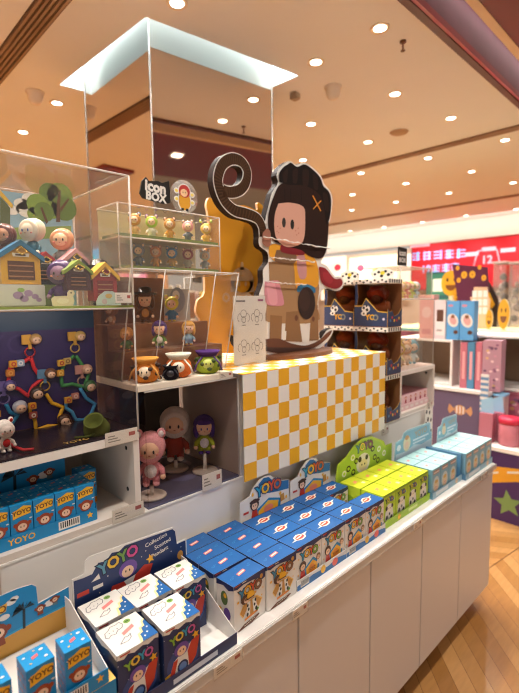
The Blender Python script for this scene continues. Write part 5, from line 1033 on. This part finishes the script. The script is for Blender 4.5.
p = uy(402.5,258,1.15); t = thing('sign_plaque', 'tiny black plaque standing on the low clear box', 'sign', (p.x,1.15,1.716)); b = MB(T(-p.x,-1.15,-1.716)); M2 = FRONT((0,1.15,0)); b.prism([(p.x-.045,1.725),(p.x+.045,1.72),(p.x+.045,1.81),(p.x-.04,1.815)], -.004, 0, BLACK, M2); b.text('icon', p.x, 1.785, .04, PAPER, M2, .0006, .03); b.text('BOX', p.x, 1.75, .032, PAPER, M2, .0006, .03); b.build('plaque', t); MB(T(-p.x,-1.15,-1.716)).box((p.x-.01,1.155,1.7165),(p.x+.01,1.165,1.76), ACR).build('foot', t)
p = uy(431,430,1.04); b = MB(); b.prism([(-.03,-.05),(.05,-.05),(.055,.09),(.03,.12),(0,.1),(-.03,.13)], -.002, 0, COW, FRONT((0,0,0)))
F = Face(b, FRONT((-.03,0,-.05)), .085, .17)
for x, y, r in ((.2,.85,.1),(.6,.8,.1),(.4,.6,.12),(.8,.55,.1),(.15,.5,.09),(.6,.35,.12),(.3,.25,.1),(.85,.2,.09),(.5,.95,.06)): F.ell(x, y, r, r*1.3, BLACK, 1, 9)
tag(b.build('hanging_cow_sign', loc=(p.x,1.06,p.z)), 'cow print card propped on the riser behind the aqua headers', 'card cutout')
# ------------------------------------------------------------------ second island across the aisle
LIL = mat('665872', .5); PUR = mat('43285e', .45)
def planeX(X): return lambda px, py: ux(px, py, X)
# low purple base with white top that carries the jars
t = thing('low_display_base', 'low dark purple display base with yellow stripe and green star', 'display base', (3.6,.7,0)); o = T(-3.6,-.7,0)
MB(o).box((3.35,-.2,0),(4.1,1.19,.495), PUR).build('body', t); MB(o).box((3.34,-.21,.4955),(4.1,1.19,.522), WHITE).build('top_board', t)
b = MB(o); F = Face(b, LEFT((3.35,1.19,0)), 1.39, .495)
F.poly([(0,.36),(1,.9),(1,.96),(.3,.93),(0,.8)][:0] or [(0,.46),(.18,.62),(.6,.8),(.6,.95),(.1,.78),(0,.72)], mat('e0a028', .5), 1); F.poly([(.02,.6),(.1,.68),(.1,.71),(.02,.63)], PAPER, 2); F.poly([(.14,.71),(.24,.78),(.24,.81),(.14,.74)], PAPER, 2); F.star(.15,.28,.07, mat('7a9a5a', .5), 1, .15)
for x, y, r in ((.35,.3,.03),(.5,.2,.04)): F.star(x, y, r, mat('7a9a5a', .5), 1)
b.build('front_print', t)
# taller block behind it
t = thing('tall_display_base', 'muted lilac display base with orange candy drawing', 'display base', (3.9,1.6,0)); o = T(-3.9,-1.6,0)
MB(o).box((3.55,1.2,0),(4.1,2.6,.838), LIL).build('body', t); MB(o).box((3.54,1.19,.8385),(4.1,2.6,.862), WHITE).build('top_board', t)
b = MB(o); p = ux(460,410,3.55); M = LEFT((3.55,p.y,p.z)); CN = mat('c89468', .5)
b.poly([(.045*math.cos(2*PI*i/14),.04*math.sin(2*PI*i/14)) for i in range(14)], CN, M, .001)
for s in (-1,1): b.poly([(s*.04,0),(s*.085,.04),(s*.095,-.01),(s*.08,-.04)], CN, M, .001)
for s in (-1,0,1): b.poly([(s*.025-.005,-.03),(s*.025+.005,-.03),(s*.025+.005,.03),(s*.025-.005,.03)], PAPER, M, .0015)
b.build('candy_print', t)
# white cube shelves on the tall block
for (ya, yb, zb, zt_, lb) in ((1.50,2.0,.8625,1.235,'white open cube shelf behind the clear tower'),(1.02,1.495,.8625,1.275,'white open cube shelf with leaning pink folders in front')):
    t = thing('cube_shelf', lb, 'shelf', (3.85,(ya+yb)/2,zb)); o = T(-3.85,-(ya+yb)/2,-zb); x0_ = 3.60 if ya > 1.4 else 3.72
    MB(o).box((x0_,ya,zb),(4.1,yb,zb+.018), WHITE).build('board', t); MB(o).box((x0_,ya,zt_-.018),(4.1,yb,zt_), WHITE).build('board', t)
    for y in (ya, yb-.018): MB(o).box((x0_,y,zb+.0185),(4.1,y+.018,zt_-.0185), WHITE).build('side_panel', t)
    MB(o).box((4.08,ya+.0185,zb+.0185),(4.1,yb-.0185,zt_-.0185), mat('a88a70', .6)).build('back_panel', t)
def slab(name, label, cat, X, px0, px1, y0, y1, d, m, prints=None, group=None, zbase=None, lean=0.):
    a, c_ = ux(px0, y1, X), ux(px1, y1, X); top = ux(px0, y0, X); z = a.z if zbase is None else zbase; h = top.z-z; w = a.y-c_.y
    b = MB(RY(lean)); b.box((0,0,0),(d,w,h), m); F = Face(b, LEFT((0,w,0)), w, h)
    if prints: prints(F)
    ob = b.build(name, loc=(X,c_.y,z)); tag(ob, label, cat, group); return ob
def folder_print(F): F.rect(.3,.2,.7,.8, card('e8a8a8'), 1)
P1, P2_ = card('c4707e'), card('4f86a8')
for (a, c_, m_, lb) in ((459.5,466,P1,'pink folder leaning at the open side of the stack of three'),(466.5,473.5,P2_,'blue folder standing between two pink ones'),(474.5,481,P1,'pink folder next to the patterned pink box')): slab('folder', lb, 'folder', 3.6, a, c_, 342, 387, .1, m_, folder_print, 'folders on the lilac block', .8625)
def art_pink(F):
    random.seed(9)
    for k in range(26): F.ell(random.uniform(.12,.88), random.uniform(.08,.92), .09,.07, card(random.choice(['8a5a78','e8c8c8','d8b078','6a4a6a','c890a0'])), 1, 8)
slab('gift_box', 'mauve patterned gift box beside the folders', 'box', 3.6, 481.5, 500, 340, 385, .1, card('b88c98'), art_pink, None, .8625)
# products on top of the shelves
ZS = 1.2355
def art_blue(F): F.ell(.5,.5,.42,.55, card('f0e4d8'), 1, rot=.4); F.ell(.52,.5,.26,.36, card('e0a8a0'), 2, rot=.4); F.ell(.5,.6,.16,.14, card('8a5a3a'), 3); F.ell(.75,.2,.18,.16, card('5a3420'), 2); F.ell(.3,.88,.2,.1, card('d88a9a'), 2)
for i, (a, c_) in enumerate(((446,458.5),(459.5,473))): slab('hook_box', 'tall blue printed box with cream oval on the cube shelf, %s of two' % ('left','right')[i], 'box', 3.62, a, c_, 301, 341, .09, card('5fa4d8'), art_blue, 'blue printed boxes', ZS)
def art_pale(F): F.rect(.1,.1,.9,.6, card('f2e8e4'), 1); F.rect(.2,.45,.8,.75, card('5a3a2a'), 2); F.rect(.2,.2,.7,.25, card('b8a8a0'), 2)
slab('flat_box', 'pale box with brown window beside the blue boxes', 'box', 3.62, 434, 445, 300, 341, .09, card('e4d4d4'), art_pale, None, ZS)
def art_rose(F): F.ell(.5,.6,.35,.4, card('e8c8c4'), 1); F.rect(.2,.1,.8,.22, card('c8848a'), 1)
slab('flat_box', 'rose printed box seen behind the clear tower', 'box', 3.62, 419, 433, 295, 341, .09, card('e0a8a4'), art_rose, None, ZS)
# green sign, smile discs, purple fan card, white-lettered standee further back
t = thing('far_table', 'far display table with pale yellow top and magenta edge', 'table', (4.6,1.5,0)); o = T(-4.6,-1.5,0)
MB(o).box((4.15,.6,1.2),(5.2,2.5,1.255), mat('8a2a5a', .5)).build('skirt', t); MB(o).box((4.12,.57,1.2555),(5.2,2.5,1.285), mat('e8e0a8', .5)).build('top', t); MB(o).box((4.118,.57,1.262),(4.1195,2.5,1.282), mat('58b0b0', .5)).build('edge_band', t); MB(o).box((4.3,.8,0),(5.1,2.4,1.1995), mat('c8b8b0', .5)).build('pedestal', t)
ZF = 1.2855
def disc(label, px, py, r_px, X, m_, wr=.78):
    c_ = ux(px, py, X); r = abs(ux(px, py-r_px, X).z-c_.z); t = thing('smile_disc', label, 'sign', (X,c_.y,ZF), 0, 'yellow smile signs'); b = MB(T(-X,-c_.y,-ZF)); M = LEFT((X,c_.y,c_.z))
    b.prism([(r*wr*math.cos(2*PI*i/24), r*math.sin(2*PI*i/24)) for i in range(24)], -.02, 0, m_, M, card('f0e4c0'))
    for s in (-1,1): b.poly([(s*r*.36*wr+r*.13*wr*math.cos(2*PI*i/8), r*.25+r*.16*math.sin(2*PI*i/8)) for i in range(8)], card('4a2a10'), M, .002)
    b.poly([(r*.55*wr*math.cos(a), -r*.15+r*.45*math.sin(a)) for a in [PI+PI*i/8 for i in range(9)]], card('6a3a14'), M, .002); b.build('disc', t)
    MB(T(-X,-c_.y,-ZF)).box((X+.0,c_.y-.02,ZF),(X+.018,c_.y+.02,max(ZF+.004, c_.z-r)), card('d8c8a0')).build('stem', t)
YS = card('d89c22')
disc('tall yellow disc with dark glasses standing on the far table', 503.5, 314, 15, 4.25, YS, .36); disc('small yellow disc beside the tall one on the far table', 489, 319, 9.5, 4.25, YS, .34)
disc('large round yellow smile face before the dark purple card', 451, 283, 13, 4.7, YS)
disc('small yellow smile disc low beside the purple card', 459, 297, 7, 4.6, YS)
def prism_sign(name, label, X, pts, m_, prints, edge=None):
    P = [ux(px, py, X) for px, py in pts]; y0_ = max(p.y for p in P); t = thing(name, label, 'sign', (X,y0_,ZF)); b = MB(T(-X,-y0_,-ZF)); M = LEFT((X,y0_,ZF)); W = y0_-min(p.y for p in P); H = max(p.z for p in P)-ZF
    q = [(y0_-p.y, max(0, p.z-ZF)) for p in P]; b.prism(q, -.02, 0, m_, M, edge or m_); F = Face(b, M, W, H); prints(F); b.build('board', t)
def art_fan(F):
    for x, y, r in ((.16,.93,.06),(.34,.82,.1),(.56,.82,.1),(.74,.92,.06),(.86,.76,.08),(.2,.74,.07)): F.ell(x, y, r*.8, r, YS, 1); F.ell(x, y, r*.2, r*.3, card('6a3a14'), 2, 6)
prism_sign('fan_card', 'dark purple fan shaped card with yellow faces on the far table', 4.45, [(452,264),(487,267),(489,290),(470,332),(462,332)], card('4c1230'), art_fan)
def art_word(F):
    for k in range(3):
        for j in range(3): F.rect(.12+.27*j, .35+.2*k, .34+.27*j, .51+.2*k, PAPER, 1)
prism_sign('letter_card', 'cream and orange card with blocky white letters on the far table', 4.4, [(470,297),(473,297),(474,287),(487,287),(488,297),(490,300),(487,331),(476,331)], card('e0b48c'), art_word)
def art_green(F): F.rect(.05,.55,.95,.95, card('2c6a58'), 1); F.rect(.3,.62,.7,.86, card('d8e0d0'), 2); F.rect(.05,.05,.95,.48, card('3a8068'), 1); F.rect(.15,.15,.8,.38, card('c8d8c8'), 2)
prism_sign('green_sign', 'green sign with two pale text panels beside the smile face', 4.9, [(426,272),(449,272),(449,332),(426,332)], card('1f4a50'), art_green)
prism_sign('black_card', 'dark angular card with yellow stripe before the clear jars', 4.7, [(484,288),(489,282),(498,300),(496,331),(484,331)], card('2a1a18'), lambda F: F.poly([(.0,.55),(.35,.8),(.8,.5),(.6,.4)], YS, 1))
# tall clear jars at the right
for i, (a, c_) in enumerate(((491,503.5),(507,519))):
    p, q_ = ux(a, 331, 4.75), ux(c_, 331, 4.75); zt_ = ux(a, 264, 4.75).z; t = thing('clear_dispenser', 'tall clear dispenser box with dark goods, %s at the right picture edge' % ('first','last')[i], 'dispenser', (4.75,q_.y,ZF)); o = T(-4.75,-q_.y,-ZF)
    MB(o).box((4.75,q_.y,ZF),(4.95,p.y,zt_), acrylic('e8e4e0', 1., .22, 'dispenser')).build('shell', t); b = MB(o); random.seed(20+i)
    for k in range(14): b.ell((4.85+random.uniform(-.05,.05), q_.y+(p.y-q_.y)*random.uniform(.2,.8), ZF+(zt_-ZF)*random.uniform(.12,.8)), random.uniform(.02,.04), mat(random.choice(['3a3230','8a7a70','c8bcb0','5a4a44']), .4), seg=8, rings=6)
    b.build('goods', t); MB(o).box((4.745,q_.y-.01,zt_+.0005),(4.955,p.y+.01,zt_+.02), mat('d0c4bc', .4)).build('lid', t)
# foreground of the second island: jars, pink cartons, striped card
def jar(label, px, py0, py1, r, X):
    p = ux(px, py1, X); zt_ = ux(px, py0, X).z; h = zt_-.5225
    t = thing('candy_jar', label, 'jar', (X+r,p.y,.5225), 0, 'pink lidded jars'); MB().lathe([(.001,0),(r*.92,0),(r,.012),(r,h*.72),(r*.9,h*.78)], mat('c87884', .3, noise=.15, nscale=30), seg=28).build('jar_body', t)
    MB().lathe([(r*.94,h*.78),(r*1.02,h*.8),(r*1.02,h*.95),(r*.9,h),(.001,h)], mat('d0304c', .3), seg=28).build('lid', t)
jar('pink jar with red lid nearest the end of the white cabinets', 506, 419, 449, .075, 3.40)
p = ux(515,393,3.42); b = None
t = thing('candy_jar', 'larger pink jar with magenta lid raised on a box at the picture edge', 'jar', (3.53,.82,.7205), 0, 'pink lidded jars'); MB().lathe([(.001,0),(.09,0),(.095,.012),(.095,.15),(.085,.165)], mat('c87884', .3, noise=.15, nscale=30), seg=28).build('jar_body', t); MB().lathe([(.088,.165),(.098,.17),(.098,.205),(.085,.215),(.001,.215)], mat('d83a6a', .3), seg=28).build('lid', t)
tag(MB().box((-.1,-.1,0),(.1,.1,.197), card('b0606e')).build('gift_box', loc=(3.53,.81,.523)), 'rose box carrying the larger jar at the picture edge', 'box')
def bag(label, px, X, hx, top):
    p = ux(px, 440, X); t = thing('gift_bag', label, 'gift bag', (X,p.y,.5225), 0, 'pink and blue gift bags')
    MB().box((0,-.045,0),(.07,.045,.21), card('bc7484')).build('body', t); MB().prism([(-.045,.2105),(.045,.2105),(.03,.33),(-.045,.3)], 0, .003, card('9cc8e0'), LEFT((.03,0,0))).build('blue_flap', t)
bag('pink bag with pale blue flap next to the striped card', 485, 3.42, 0, 0); bag('pink bag with pale blue flap behind the small jar', 495, 3.50, 0, 0)
a, c_ = ux(479,440,3.53), ux(487,440,3.53); h_ = 1.0-.5225; b = MB(); b.box((0,c_.y,.5225),(.012,a.y,1.0), PAPER); F = Face(b, LEFT((0,a.y,.5225)), a.y-c_.y, h_)
for k in range(11): F.rect(0,.03+.088*k,1,.075+.088*k, card('6a94b8'), 1)
tag(b.build('striped_hanging_card', loc=(3.52,0,0)), 'narrow blue and white striped card standing at the lilac base', 'card')
def art_toy(F):
    random.seed(4)
    for k in range(18): F.ell(random.uniform(.1,.9), random.uniform(.1,.9), .08,.07, card(random.choice(['a86a7a','d8c0b0','7aa0c0','c89a58'])), 1, 8)
p0, p1 = ux(488,432,3.6), ux(503,432,3.6); p0.y = min(p0.y, 1.183); b = MB(); b.box((0,0,0),(.1,p0.y-p1.y,.31), card('c4a8a0')); art_toy(Face(b, LEFT((0,p0.y-p1.y,0)), p0.y-p1.y, .31)); b.box((-.004,-.004,.3105),(.104,p0.y-p1.y+.004,.328), card('8ec4e4'))
tag(b.build('gift_box', loc=(3.6,p1.y,.5225)), 'patterned box with pale blue lid behind the pink bags', 'box')
p0, p1 = ux(504,420,3.75), ux(519,420,3.75); b = MB(); b.box((0,0,0),(.1,p0.y-p1.y+.1,.31), card('b86a80')); art_pink(Face(b, LEFT((0,p0.y-p1.y+.1,0)), p0.y-p1.y+.1, .31)); b.box((-.004,-.004,.3105),(.104,p0.y-p1.y+.104,.33), card('d88a98'))
tag(b.build('gift_box', loc=(3.75,p1.y-.1,.5225)), 'dusky pink patterned box at the picture edge behind the jars', 'box')
